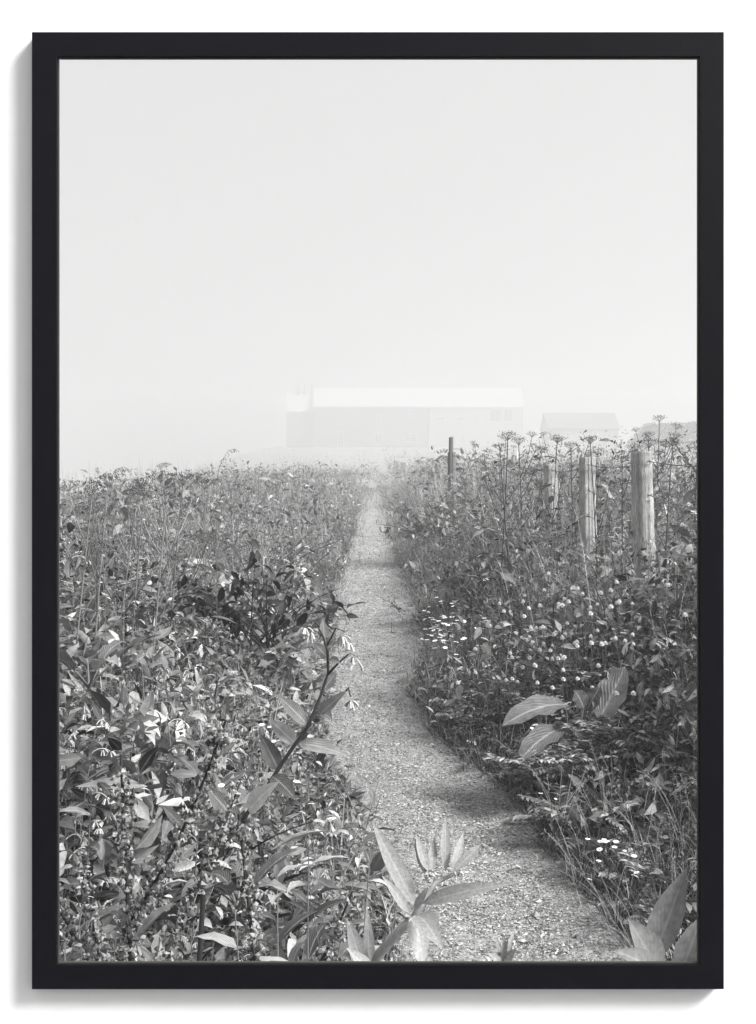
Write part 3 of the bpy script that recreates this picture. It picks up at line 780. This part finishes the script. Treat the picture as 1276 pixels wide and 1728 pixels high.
dk = MB(); leaf_to(dk, at(716, 1475, Y0 + .03) - rl, at(700, 1415, Y0 + .07) - rl, 28 * Y0 / F, (.5, -.6, .3), .2)
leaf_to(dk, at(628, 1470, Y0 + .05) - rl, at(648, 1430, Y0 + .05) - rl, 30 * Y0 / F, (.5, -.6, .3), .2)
for q in ((722, 1478), (730, 1476), (775, 1474), (690, 1550)): b_ = MB(); nuggets(b_, at(*q, Y0 - .002) - rl + rng.normal(0, .0025, (10, 3)), np.full((10, 3), .0022)); buds.append(b_)
PARTS[root.name] = [st.obj('stem', M['stem_pale'], root), lf.obj('leaves', M['leaf_pale'], root), tag(dk.obj('dark_leaves', M['leaf_dark'], root))] + [b_.obj('bud_cluster', M['bell'], root) for b_ in buds]  # two leaves of the shoot take the dark leaf colour
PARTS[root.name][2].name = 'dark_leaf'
tag(root, 'pale downy shoot with long pointed leaves standing in front of the path at the bottom', 'plant')

# bent dark-stemmed comfrey leaning over the path
Y0 = 2.35
tip0 = at(395, 1400, Y0); root = empty('comfrey_plant', (tip0[0] - .10, Y0 + .02, gz(tip0[0] - .10, Y0)))
rl = np.array(root.location); st = MB(); lf = MB(); sprays = []
sp_ = np.array([rl + [0, 0, -.03], at(345, 1480, Y0 + .01), tip0, at(440, 1345, Y0), at(478, 1285, Y0), at(520, 1225, Y0), at(541, 1175, Y0), at(554, 1135, Y0)]) - rl
tube(st, sp_, np.array([6, 6, 5.5, 5, 4.8, 4.2, 3.4, 2.8]) * .00082, 8)
s2 = np.array([at(554, 1135, Y0), at(553, 1100, Y0), at(546, 1075, Y0), at(538, 1060, Y0)]) - rl; tube(st, s2, [.0028, .0024, .002, .0014], 6)
s3 = np.array([at(554, 1138, Y0), at(570, 1120, Y0 - .01), at(588, 1104, Y0 - .015)]) - rl; tube(st, s3, [.0026, .002, .0015], 6)
def hl(px, py, qx, qy, w, dy0=0, dy1=0, droop=.5, up=(0, -.8, .6)): leaf_to(lf, at(px, py, Y0 + dy0) - rl, at(qx, qy, Y0 + dy1) - rl, w * Y0 / F, up, droop)
hl(520, 1225, 470, 1175, 26, 0, .03); hl(505, 1255, 585, 1275, 26, -.01, -.05, .7); hl(545, 1165, 568, 1132, 22, .01, .02, -.3)
hl(536, 1210, 584, 1166, 20, 0, -.02, .2); hl(545, 1205, 560, 1215, 20, 0, -.05); hl(500, 1258, 455, 1215, 28, .01, .05); hl(470, 1300, 440, 1240, 30, .02, .04)
hl(552, 1110, 530, 1085, 18, .01, .03); hl(548, 1078, 545, 1046, 16, 0, .02, .2); hl(556, 1112, 575, 1120, 14, 0, -.02)
hl(420, 1370, 470, 1320, 34, -.02, -.06, .6); hl(405, 1395, 350, 1330, 36, .02, .06, .6); hl(460, 1310, 500, 1350, 30, -.02, -.07, .7)
for (px, py) in ((516, 1058), (524, 1066), (578, 1072), (588, 1082), (596, 1108), (603, 1116), (592, 1182)): f_ = MB(); bells(f_, at(px, py, Y0 - .01) - rl, 7, .75); sprays.append(f_)
for (a, c) in (((540, 1058), (518, 1052)), ((552, 1090), (582, 1066)), ((584, 1166), (592, 1176))):
    tube(st, np.array([at(*a, Y0), at((a[0] + c[0]) / 2, min(a[1], c[1]) - 6, Y0 - .005), at(*c, Y0 - .01)]) - rl, [.0018, .0015, .0012], 5)
PARTS[root.name] = [st.obj('stem', M['stem_dark'], root), lf.obj('leaves', M['leaf_soft'], root)] + [f_.obj('flower_spray', M['bell'], root) for f_ in sprays]
tag(root, 'dark bare comfrey stem leaning right over the path with drooping flowers at its tip', 'plant')

# seed stalks standing close to the frame on the left
p = seed_spike(1.0, 75, 11, mat='seed_pale', dens=3.4, spread=.3); q = at(303, 1230, 1.5)
z0 = gz(q[0], 1.5); p.place((q[0], 1.5, z0), .4, float((q[2] - z0) / 1.0), (0, 0), 'bushy brown seed stalk close by at the lower left, densely set with seeds', 'plant')
p = seed_spike(1.0, 76, 3, mat='seed_pale', dens=3.5, spread=.1); q = at(543, 1315, 1.55)
z0 = gz(q[0], 1.55); p.place((q[0], 1.55, z0), 1.4, float((q[2] - z0) / 1.0), (0, 0), 'slender upright seed stalk close by, just left of the pale downy shoot', 'plant')
# seed stalk against the sky by the right post
p = seed_spike(1.1, 77, 9, dens=1.3, spread=.45); q = at(1137, 700, 8.6)
z0 = gz(q[0], 8.2); p.place((q[0], 8.2, z0), .7, float((q[2] - z0) / 1.1), (0, 0), 'tall branched seed stalk rising above the right fence post', 'plant')

# leaf pair at the lower right corner
Y0 = 1.7
bq = at(1098, 1640, Y0); root = empty('broad_leaf_plant', (bq[0], Y0, gz(bq[0], Y0))); rl = np.array(root.location); lf = MB(); st = MB()
tube(st, np.array([rl + [0, 0, -.02], rl * .5 + bq * .5 + [.01, 0, 0], bq]) - rl, [.006, .005, .004], 7)
def hl(px, py, qx, qy, w, dy0=0, dy1=0, droop=.5, up=(0, -.8, .6)): leaf_to(lf, at(px, py, Y0 + dy0) - rl, at(qx, qy, Y0 + dy1) - rl, w * Y0 / F, up, droop, fold=.45)
hl(1100, 1620, 1158, 1466, 56, .0, .02, -.35, (-.5, -.8, .2)); hl(1108, 1640, 1060, 1550, 56, -.01, -.03, .3, (.2, -.8, .4)); hl(1100, 1640, 1035, 1605, 40, -.01, -.06, .8)
hl(1150, 1640, 1185, 1545, 50, .02, .02, .3)
PARTS[root.name] = [st.obj('stem', M['stem'], root), lf.obj('leaves', M['leaf_grey'], root)]
tag(root, 'broad upright grey leaves standing in the bottom right corner', 'plant')
# small pale shoot tip at the bottom edge
Y0 = 1.75
bq = at(848, 1640, Y0); root = empty('downy_shoot', (bq[0], Y0, gz(bq[0], Y0))); rl = np.array(root.location); lf = MB(); st = MB()
tube(st, np.array([rl + [0, 0, -.02], rl * .5 + bq * .5 + [.01, 0, 0], bq, at(850, 1612, Y0)]) - rl, [.005, .0045, .0035, .002], 7)
for (px, py, qx, qy, w_) in ((848, 1625, 838, 1582, 12), (850, 1618, 868, 1572, 10), (850, 1620, 850, 1576, 10), (851, 1625, 872, 1600, 16), (846, 1630, 822, 1608, 15), (850, 1632, 838, 1640, 16), (852, 1632, 876, 1622, 16), (849, 1610, 858, 1584, 9)):
    leaf_to(lf, at(px, py, Y0) - rl, at(qx, qy, Y0 + random.uniform(-.03, .02)) - rl, w_ * Y0 / F, (0, -.8, .6), .6)
st.obj('stem', M['stem_pale'], root); lf.obj('leaves', M['leaf_pale'], root); tag(root, 'small downy shoot tip poking up at the bottom edge in front of the gravel', 'plant')

# big dock leaves on the right bank
Y0 = 5.75
bq = at(965, 1225, Y0); root = empty('dock_plant', (bq[0], Y0, gz(bq[0], Y0))); rl = np.array(root.location); lf = MB(); st = MB()
def hl(px, py, qx, qy, w, dy0=0, dy1=0, droop=.7, up=(0, -.6, .8)):
    leaf_to(lf, at(px, py, Y0 + dy0) - rl, at(qx, qy, Y0 + dy1) - rl, w * Y0 / F, up, droop, 10, OVAL, .3, .25)
    tube(st, np.array([[0, 0, -.02], (at(px, py, Y0 + dy0) - rl) * .5 + [0, 0, .02], at(px, py, Y0 + dy0) - rl]), [.004, .0035, .003], 6)
hl(955, 1190, 848, 1225, 44, 0, -.18, .9); hl(950, 1230, 875, 1285, 42, -.05, -.24, 1.0)
hl(1010, 1215, 1055, 1125, 52, 0, .06, -.3, (-.4, -.8, .3)); hl(985, 1195, 970, 1165, 30, .02, .02, .5); hl(990, 1200, 1012, 1160, 30, .05, .04, .3)
hl(960, 1285, 1030, 1290, 30, -.1, -.18, .6); hl(940, 1298, 1000, 1320, 34, -.15, -.25, .7)
PARTS[root.name] = [st.obj('stalks', M['stem'], root), lf.obj('leaves', M['leaf_dock'], root)]
tag(root, 'dock plant with very large drooping leaves on the right bank among white clover', 'plant')
dk_ = [dock(84), dock(85, 6, .2)]
random.seed(44)
for (px, py, Y, s, lab) in ((770, 985, 11.5, 1.3, 'dark dock plant at the right edge of the path beyond the daisies'), (1120, 1010, 6.6, 1.0, 'dock plant with broad leaves under the rightmost fence post'), (860, 890, 11.2, 1.2, 'dock plant with broad leaves on the bank between path and fence')):
    q = at(px, py, Y); dk_[0].place((q[0], Y, max(gz(q[0], Y), q[2] - .1)), random.random() * 6, s, (0, 0), lab, 'plant')
for (px, py, Y, s, lab) in ((150, 1090, 2.9, .8, 'broad-leaved dock plant against the left edge of the frame'), (400, 1440, 2.1, .55, 'dock plant with curled leaves low on the left bank'), (130, 1500, 2.0, .5, 'dock plant with narrow pale leaves at the lower left corner')):
    q = at(px, py, Y); dk_[1].place((q[0], Y, q[2] - .08), random.random() * 6, s, (0, 0), lab, 'plant')
random.seed(47)
for (px, py, Y) in ((905, 1262, 5.45), (955, 1255, 5.4), (1010, 1250, 5.5), (860, 1270, 5.55), (985, 1215, 5.6), (1040, 1210, 5.6)):
    q = at(px, py, Y); fe[1].place((q[0], Y, max(gz(q[0], Y), q[2] - .12)), random.random() * 6, random.uniform(.7, .95), (0, 0), 'feathery silverweed growing thickly round the stalks of the big dock leaves', 'plant', 'silverweed round the big dock')
for k in range(16):
    Y = random.uniform(3.9, 14); sd_ = random.choice((-1, 1)); x_ = float(path_x(Y) + sd_ * path_hw(Y) * random.uniform(.72, 1.0))
    pr = [fe[2], td[0], fe[0]][k % 3]
    pr.place((x_, Y, .012), random.random() * 6, random.uniform(.25, .5), (0, 0), 'tiny weed creeping out onto the edge of the gravel path', 'plant', 'tiny weeds on the gravel edge')
def dry(H, seed):
    random.seed(seed); root = empty('dry_stalk'); st = MB(); sds = []
    c = curve((0, 0, -.03), rd(random.random() * 6, 1.3), H, [.25 * random.gauss(0, 1), .25 * random.gauss(0, 1), -.1], 10); tube(st, c, np.linspace(.0032, .0011, 11), 5)
    for k in range(5):
        i = 4 + k; c2 = curve(c[i], rd(k * 2.4, .7), H * random.uniform(.12, .25), [0, 0, .5], 5); tube(st, c2, np.linspace(.0017, .0008, 6), 4)
        sds.append(MB()); nuggets(sds[-1], c2[-1] + rng.normal(0, .004, (5, 3)), np.full((5, 3), .0028))
    sds.append(MB()); nuggets(sds[-1], c[-1] + rng.normal(0, .004, (6, 3)), np.full((6, 3), .003))
    return Proto(root, [st.obj('stem', M['stem_pale' if seed % 2 else 'stem'], root)] + [q.obj('seed_head', M['seed'], root) for q in sds], H)
dr = [dry(1.0, 101), dry(.9, 102), dry(1.1, 103)]
random.seed(48)
grow(dr, spots(34, 'L', 2.2, 14, .25, 2.4, .25, 1.1), 'thin dry branching stalk poking out of the left bank', 'plant', 'dry stalks on the left bank', 1.12, smin=.5, smax=1.5)
grow(dr, spots(22, 'R', 5.2, 14, .75, 2.2, .25, 1.1), 'thin dry branching stalk poking out of the right bank', 'plant', 'dry stalks on the right bank', 1.1, smin=.5, smax=1.4)
bigc = [comfrey(.85, 111, nl=12, big=1.7, flowers=2), comfrey(.8, 112, nl=10, big=1.9, mat='leaf_mid', flowers=0)]
random.seed(49)
grow(bigc, spots(30, 'L', 2.4, 9, .3, 2.0, .3, 1.1), 'big-leaved comfrey plant with broad drooping leaves on the left bank', 'plant', 'big-leaved comfrey on the left bank', 1.1)
random.seed(50)
for i, (px, py, Y) in enumerate(((837, 733, 9.5), (884, 742, 11), (921, 738, 9.2), (1012, 740, 8.4), (1075, 745, 7.8), (1118, 742, 7.4), (868, 752, 9.8), (965, 750, 10.2), (1050, 752, 9))):
    q = at(px, py, Y); z0 = gz(q[0], Y); um[i % 3].place((q[0], Y, z0), random.random() * 6, float((q[2] - z0) / um[i % 3].h), (0, 0), 'cow parsley with a dark umbel standing against the mist behind the fence', 'plant', 'umbels against the mist on the right')
for i, (px, py, Y) in enumerate(((150, 805, 5.2), (112, 815, 5.0), (212, 822, 5.6), (278, 802, 6.0), (306, 800, 6.4), (243, 836, 5.2), (186, 832, 5.8), (345, 812, 6.8))):
    q = at(px, py, Y); z0 = gz(q[0], Y); uml[i % 2].place((q[0], Y, z0), random.random() * 6, float((q[2] - z0) / uml[i % 2].h), (0, 0), 'cow parsley with a dark umbel standing against the mist at the far left', 'plant', 'umbels against the mist on the left')
random.seed(51)
fg = [comfrey(.7, 121, nl=20, flowers=0, big=.8, sr=.5, mat='leaf_soft', name='narrow_weed'), comfrey(.6, 122, nl=22, flowers=0, big=.72, sr=.5, mat='leaf_mid', name='narrow_weed')]
for i, (px, py, Y) in enumerate(((600, 1322, 2.7), (565, 1370, 2.35), (640, 1440, 2.2), (520, 1400, 2.1), (480, 1470, 1.9), (575, 1470, 2.0), (545, 1290, 3.0), (440, 1500, 1.8))):
    q = at(px, py, Y); z0 = gz(q[0], Y); pr = fg[i % 2]
    pr.place((q[0] - .02, Y, z0), random.random() * 6, float((q[2] - z0) / pr.h), (random.gauss(0, .05), random.gauss(.05, .05)), 'slender weed with narrow leaves overhanging the near left edge of the path', 'plant', 'slender weeds overhanging the near path edge')
# dark shrub on the left bank
bs = bush(66, 22, .55, 'dark_shrub', 'leaf_dark', .085); q = at(440, 955, 6.6)
bs.place((q[0] + .02, 6.6, q[2] - .38), 0, 1.0, (0, 0), 'dark twiggy shrub spreading from the left bank towards the path', 'shrub')
bs2 = bush(67, 14, .5, 'dark_shrub', 'leaf_dark', .06); q = at(800, 940, 10.5)
bs2.place((q[0], 10.5, q[2] - .3), 0, .9, (0, 0), 'dark low shrub on the right bank just beyond the daisies', 'shrub')
bs3 = bush(68, 5, .3, 'small_sapling', 'leaf_dark', .03); q = at(690, 1040, 12.5)
bs3.place((q[0] + .02, 12.5, .02), 0, 1.0, (0, 0), 'small dark twig plant growing at the right edge of the gravel path', 'plant')
# tall plant with pointed leaves against the mist on the right
p = comfrey(1.0, 88, nl=10, mat='leaf_mid', flowers=0, name='tall_weed', big=1.4); q = at(945, 728, 9.6); z0 = gz(q[0], 9.6)
p.place((q[0], 9.6, z0), .6, float((q[2] - z0) / 1.0), (0, 0), 'tall weed with pointed leaves standing above the middle fence posts', 'plant')
random.seed(46)
for (px, Y, hide, wpx) in ((1090, 7.1, 905, 45), (990, 9.4, 925, 35), (930, 11.4, 832, 30), (763, 18.5, 800, 16), (768, 18.2, 792, 14)):
    for k in range(5):
        yy = Y - .35 - .35 * random.random(); q = at(px + random.uniform(-wpx, wpx), hide - 10 + random.uniform(0, 40), yy); z0 = gz(q[0], yy)
        pr = (comr + bl)[k % 4]
        pr.place((q[0], yy, z0), random.random() * 6.28, float(np.clip((q[2] - z0) / pr.h, .5, 1.7 if Y < 15 else 2.3)), (0, 0), 'weed growing right in front of a fence post and hiding its foot', 'plant', 'weeds at the feet of the fence posts')
# two fine grass stems against the mist on the left
for (bx, by, mx, my, tx, ty, Y, lab) in ((178, 835, 195, 792, 222, 795, 4.6, 'thin drooping grass stem against the mist at the far left'), (366, 815, 374, 778, 397, 757, 6.0, 'tall thin grass stem against the mist above the left bank')):
    b_ = at(bx, by, Y); root = empty('wild_grass', (b_[0], Y, gz(b_[0], Y))); rl = np.array(root.location); st = MB(); sd = MB()
    c = np.array([rl + [0, 0, -.02], b_, b_ * .45 + at(mx, my, Y) * .55 + [-.004, 0, .004], at(mx, my, Y), at((mx + tx) / 2, min(my, ty) + (my - ty) * .3 - 3, Y), at(tx, ty, Y)]) - rl
    tube(st, c, [.0014, .0012, .001, .0009, .0008, .0006], 5)
    for k in range(26):
        t = 2.6 + 2.35 * random.random(); i = int(t); p_ = c[i] + (c[i + 1] - c[i]) * (t - i); e = p_ + [random.gauss(.006, .006), random.gauss(0, .008), -.006 - .008 * random.random()]
        tube(st, [p_, (p_ + e) / 2 + [0, 0, .002], e], [.0005] * 3, 4, cap=False); nuggets(sd, [e], [[.0012, .0012, .0035]])
    st.obj('stalk', M['stem'], root); sd.obj('seed_head', M['seed'], root); tag(root, lab, 'grass')

# ------------------------------------------------------------------ fence
mw, nt, b = newmat('weathered_post')
fw = noise(nt, 30, 6, .7, vec_scale=(9, 9, .7)); fs_ = noise(nt, 5, 4, .6)
c = mixc(nt, 'MULTIPLY', 1.0, ramp(nt, fw, [(.34, .04), (.44, .34), (.7, .62)]), ramp(nt, fs_, [(.3, .5), (.7, 1.15)]))
nt.links.new(c, b.inputs['Base Color']); b.inputs['Roughness'].default_value = .9; bump(nt, b, fw, .8, .012)
mwd, nt, b = newmat('dark_post')
fw = noise(nt, 22, 6, .7, vec_scale=(9, 9, .7)); nt.links.new(ramp(nt, fw, [(.3, .05), (.7, .18)]), b.inputs['Base Color']); b.inputs['Roughness'].default_value = .9
mwire = plainmat('rusty_wire', .10, nz=60, rough=.6)
def post(px, pw, topy, Y, label, mat=mw, seed=0, lean=0.0, zb=None):
    q = at(px, topy, Y); r = pw / F * Y / 2; z0 = gz(q[0], Y) - .3; h = q[2] - z0
    root = empty('fence_post', (q[0], Y, z0)); r3 = np.random.default_rng(seed)
    n = 56; zs = np.concatenate([np.linspace(0, h - .012, 26), [h - .004, h]]); a = np.linspace(0, 2 * PI, n, endpoint=False)
    prof = 1 + .05 * np.sin(a * 2 + r3.random() * 6) + .035 * np.sin(a * 3 + r3.random() * 6) + .02 * r3.standard_normal(n)
    crack = np.zeros((28, n))
    for _ in range(13):
        c0 = r3.integers(n); z1 = r3.random(); z2 = z1 + .15 + .5 * r3.random(); tt = np.linspace(0, 1, 28)
        crack[:, c0] = np.maximum(crack[:, c0], (.10 + .10 * r3.random()) * ((tt > z1 - .2) & (tt < z2)))
    rr = (1 - crack) * r * np.concatenate([np.linspace(1.08, 1.0, 26), [.975, .93]])[:, None] * (prof[None] + .012 * r3.standard_normal((28, 1)) + .012 * r3.standard_normal((1, n)))
    v = np.stack([rr * np.cos(a) + lean * zs[:, None] + .006 * np.sin(zs * 3)[:, None], rr * np.sin(a), np.broadcast_to(zs[:, None], rr.shape) + (zs[:, None] > h - .02) * .006 * np.cos(a + 1)], -1)
    i = np.arange(27)[:, None] * n; j = np.arange(n)[None]; j2 = (j + 1) % n
    mb = MB(); mb.add(v, np.stack([i + j, i + j2, i + n + j2, i + n + j], -1).reshape(-1, 4)); mb.add(np.concatenate([v[-1], v[-1].mean(0, keepdims=True) + [[0, 0, -.004]]]), tris=[[k, (k + 1) % n, n] for k in range(n)])
    mb.obj('shaft', mat, root)
    st = MB()
    for (zz) in (h - .07 * Y / 7 - .0, h - .27):      # staples that hold the wire
        tube(st, [(-.014, -r * 1.0, zz), (-.012, -r * 1.09, zz), (0, -r * 1.13, zz + .004), (.012, -r * 1.09, zz), (.014, -r * 1.0, zz)], [.0016] * 5, 5)
    st.obj('staple', mwire, root)
    tag(root, label, 'fence post', 'weathered posts of the field fence'); return q
P1 = post(1090, 35, 763, 7.1, 'thick pale fence post with flat top, the rightmost of the row', seed=1, lean=-.012)
P2 = post(990, 26, 772, 9.4, 'slim cracked pale fence post, second from the right', seed=2, lean=.006)
P3 = post(930, 22, 784, 11.4, 'short pale post mostly sunk in weeds beside the slim cracked one', seed=3)
P4 = post(763, 14, 763, 18.5, 'small dark post stump at the far end of the fence near the path', mwd, 4)
P5 = post(762, 8, 738, 21.5, 'thin taller dark stake rising right behind the small dark stump', mwd, 5)
P6 = post(1330, 44, 755, 5.2, 'near fence post just past the right edge of the frame', seed=6)
for k, dz_ in enumerate((.05, .235)):
    lab = ('upper strand of barbed wire along the fence posts', 'lower strand of barbed wire along the fence posts')[k]
    pts = []; PL = [P6, P1, P2, P3, P4]
    rad = [.055, .0578, .0568, .0583, .06]
    for i in range(4):
        a = PL[i] + [0, -rad[i] * 1.12, -dz_]; c = PL[i + 1] + [0, -rad[i + 1] * 1.12, -dz_]
        for t in np.linspace(0, 1, 24, endpoint=False): pts.append(a * (1 - t) + c * t + [0, 0, -.05 * 4 * t * (1 - t) * (.6 + .4 * k)])
    pts = np.array(pts + [PL[-1] + [0, -.07, -dz_]]); mb = MB(); root = empty('barbed_wire', pts[0]); rl = pts[0].copy()
    tube(mb, pts - rl, .0027, 5); mb.obj('strand', mwire, root)
    bb = MB(); seg = np.cumsum(np.r_[0, np.linalg.norm(np.diff(pts, axis=0), axis=1)])
    for s_ in np.arange(.08, seg[-1], .12):
        c = np.array([np.interp(s_, seg, pts[:, j]) for j in range(3)]) - rl
        for w_ in range(2):
            d = rng.standard_normal(3) * [1, .4, 1]; d = unit(d) * .016
            tube(bb, [c - d, c, c + d], [.0012, .0022, .0012], 4)
    bb.obj('barbs', mwire, root); tag(root, lab, 'wire fence')

# ------------------------------------------------------------------ far buildings
def quadmesh(pts): mb = MB(); mb.add(pts, [list(range(4))]); return mb
m_stone = plainmat('grey_stone_wall', .13, nz=1.2, lo=.8, hi=1.2, rough=.9)
m_rend = plainmat('pale_render', .30, nz=.6, lo=.9, hi=1.08, rough=.9)
m_roofw = plainmat('pale_metal_roof', .40, nz=.5, lo=.95, hi=1.03, rough=.6)
m_roofd = plainmat('dark_slate_roof', .15, nz=2, lo=.8, hi=1.2, rough=.8)
m_glass, nt, b = newmat('window_glass'); b.inputs['Base Color'].default_value = g(.02); b.inputs['Roughness'].default_value = .1
m_trim = plainmat('white_trim', .7, rough=.7)
def bld(Y, x0, x1, zb, eave, ridge, depth, wall_m, roof_m, root, gable_m=None, gx=None):
    mb = MB(); box(mb, x0, x1, Y, Y + depth, zb, eave)
    mb.add([(x1, Y, eave), (x1, Y + depth, eave), (x1, Y + depth / 2, ridge)], tris=[[0, 1, 2]]); mb.add([(x0, Y, eave), (x0, Y + depth, eave), (x0, Y + depth / 2, ridge)], tris=[[0, 2, 1]])
    w = mb.obj('wall', wall_m, root, smooth=False)
    rb = MB(); o = .3; th = .25; s = (ridge - eave) / (depth / 2)
    sec = [(Y - o, eave - o * s + .03), (Y + depth / 2, ridge + .03), (Y + depth + o, eave - o * s + .03), (Y + depth + o, eave - o * s + .03 + th), (Y + depth / 2, ridge + .03 + th), (Y - o, eave - o * s + .03 + th)]
    a = [(x0 - .2, yy, zz) for yy, zz in sec]; c = [(x1 + .2, yy, zz) for yy, zz in sec]
    rb.add(a + c, [[k, (k + 1) % 6, 6 + (k + 1) % 6, 6 + k] for k in range(6)] + [[0, 5, 4, 1], [1, 4, 3, 2], [6, 7, 10, 11], [7, 8, 9, 10]])
    r = rb.obj('roof', roof_m, root, smooth=False); return w, r
def opening(name, root, px0, py0, px1, py1, Y, bars=True):
    a = at(px0, py0, Y); c = at(px1, py1, Y)
    x0, x1, z1, z0 = a[0], c[0], a[2], c[2]
    mb = MB(); t = .12
    for r_ in ((x0, x0 + t, z0, z1), (x1 - t, x1, z0, z1), (x0 + t, x1 - t, z0, z0 + t), (x0 + t, x1 - t, z1 - t, z1)): box(mb, r_[0], r_[1], Y - .08, Y + .02, r_[2], r_[3])
    if bars: xm = (x0 + x1) / 2; box(mb, xm - .04, xm + .04, Y - .07, Y + .02, z0 + t, z1 - t)
    f = mb.obj(name, m_trim, root, smooth=False)
    gb = MB(); box(gb, x0 + t, x1 - t, Y - .03, Y + .01, z0 + t, z1 - t); p_ = gb.obj('pane' if name == 'window' else 'door_leaf', m_glass if name == 'window' else m_roofd, root, smooth=False); p_.parent = f
YB = 300.0
root = empty('long_house'); tag(root, 'long two-storey house with pale roof in the mist at the end of the path', 'building')
A = lambda px, py: at(px, py, YB)
zb = 0.5
bld(YB, A(530, 0)[0], A(722, 0)[0], zb, A(0, 686)[2], A(0, 655)[2] + .15, 11, m_stone, m_roofw, root)
w2, r2_ = bld(YB, A(723, 0)[0] + .25, A(883, 0)[0], zb, A(0, 687)[2], A(0, 656)[2] + .15, 11, m_rend, m_roofw, root)
bld(YB + 1.5, A(483, 0)[0], A(530, 0)[0] - .45, zb, A(0, 693)[2], A(0, 662)[2], 8, m_stone, m_roofw, root)
for px in (503, 514, 526):
    mb = MB(); q = at(px, 648, YB + 5); box(mb, q[0] - .2, q[0] + .2, YB + 4.7, YB + 5.3, at(0, 680, YB + 5)[2], q[2]); mb.obj('chimney', m_roofd, root, smooth=False)
for r_ in ((632, 730, 646, 750), (683, 731, 704, 746), (636, 700, 644, 722), (685, 698, 696, 706), (570, 728, 580, 756), (735, 703, 752, 710), (770, 703, 786, 710), (735, 732, 742, 741), (758, 733, 768, 742), (826, 690, 846, 712), (850, 690, 866, 712), (838, 732, 852, 750), (862, 732, 872, 750)):
    opening('window', root, *r_, YB)
opening('door', root, 775, 733, 786, 757, YB, False); opening('door', root, 724.5, 733, 729, 757, YB, False)
YB2 = 215.0; root = empty('barn'); A = lambda px, py: at(px, py, YB2)
tag(root, 'low barn with dark roof right of the long house in the mist', 'building')
bld(YB2, A(925, 0)[0], A(1044, 0)[0], .5, A(0, 724)[2], A(0, 698)[2], 9, m_rend, m_roofd, root)
opening('window', root, 955, 729, 963, 738, YB2); opening('door', root, 1000, 728, 1009, 745, YB2, False)
# far hedge on the right, behind the field
YH = 150.0; x0 = at(1062, 0, YH)[0]; x1 = at(1300, 0, YH)[0]; N = 9000
root = empty('hedge', ((x0 + x1) / 2, YH, gz((x0 + x1) / 2, YH))); rl = np.array(root.location)
x = x0 + (x1 - x0) * rng.random(N); y = YH + rng.normal(0, .9, N); gg = ground(x, y)
z = gg + (1.55 - (716 - HY) / F * YH - gg) * (rng.random(N) ** .6) * (1 + .12 * vnoise(x, y, 2.5, 8)) * np.clip((x - x0) / 2.0, .25, 1) ** .5
mb = MB(); leaves(mb, np.stack([x, y, z], -1) - rl, rng.standard_normal((N, 3)), rng.standard_normal((N, 3)), .30, .2, .5, k=2); mb.obj('foliage', M['leaf_dark'], root)
st = MB()
for k in range(14):
    xx = x0 + (x1 - x0) * (k + .5) / 14; c = np.array([(xx, YH, gz(xx, YH) - .2), (xx + .1, YH, gz(xx, YH) + 1.0), (xx - .1, YH + .1, gz(xx, YH) + 1.8)]); tube(st, c - rl, [.09, .07, .04], 6)
st.obj('stems', M['stem_dark'], root); tag(root, 'dark field hedge in the mist behind the right fence', 'hedge')

# ------------------------------------------------------------------ air
mb = MB(); box(mb, -195, 195, -40, 375, -14, 20)
mh = bpy.data.materials.new('haze_air'); mh.use_nodes = True; nt = mh.node_tree; nt.nodes.remove(nt.nodes['Principled BSDF'])
vol = nt.nodes.new('ShaderNodeVolumePrincipled'); vol.inputs['Color'].default_value = g(1.0); vol.inputs['Density'].default_value = .0074
vol.inputs['Anisotropy'].default_value = .72
nt.links.new(vol.outputs[0], nt.nodes['Material Output'].inputs['Volume'])
hz = mb.obj('haze', mh, smooth=False); tag(hz, kind='stuff')

# ------------------------------------------------------------------ light
EL, AZ = R(42), R(63)
d = Vector((-math.sin(AZ) * math.cos(EL), math.cos(AZ) * math.cos(EL), -math.sin(EL)))
sun = bpy.data.lights.new('sun', 'SUN'); sun.energy = 4.0; sun.angle = R(19); sun.color = (1, .995, .985)
so = bpy.data.objects.new('sun', sun); COL.objects.link(so); so.rotation_euler = d.to_track_quat('-Z', 'Y').to_euler(); so.location = (3, -6, 8)
w = bpy.data.worlds.new('World'); sc.world = w; w.use_nodes = True; nt = w.node_tree
bg = nt.nodes['Background']; sky = nt.nodes.new('ShaderNodeTexSky'); sky.sky_type = 'NISHITA'; sky.sun_disc = False
sky.sun_elevation = EL; sky.sun_rotation = PI - AZ; sky.dust_density = 4
bwn = nt.nodes.new('ShaderNodeRGBToBW'); nt.links.new(sky.outputs[0], bwn.inputs[0])
mx = mixc(nt, 'MIX', .92, bwn.outputs[0], 3.1)          # an even overcast veil over the clear sky
nt.links.new(mx, bg.inputs['Color']); bg.inputs['Strength'].default_value = .1

# ------------------------------------------------------------------ camera and render
cam = bpy.data.cameras.new('camera'); co = bpy.data.objects.new('camera', cam); COL.objects.link(co)
co.location = CAM; co.rotation_euler = (PI / 2, 0, 0); cam.sensor_fit = 'HORIZONTAL'; cam.sensor_width = 36
cam.lens = 36 * F / 1276; cam.shift_y = -(864 - HY) / 1276; cam.clip_start = .02; cam.clip_end = 2000
sc.camera = co
sc.view_settings.view_transform = 'Standard'; sc.view_settings.look = 'None'; sc.view_settings.gamma = 1; sc.view_settings.use_curve_mapping = False
sc.view_settings.exposure = 1.32
sc.render.engine = 'CYCLES'
sc.cycles.volume_bounces = 5; sc.cycles.max_bounces = 8; sc.cycles.diffuse_bounces = 3; sc.cycles.transmission_bounces = 4; sc.cycles.transparent_max_bounces = 8
sc.cycles.use_denoising = True
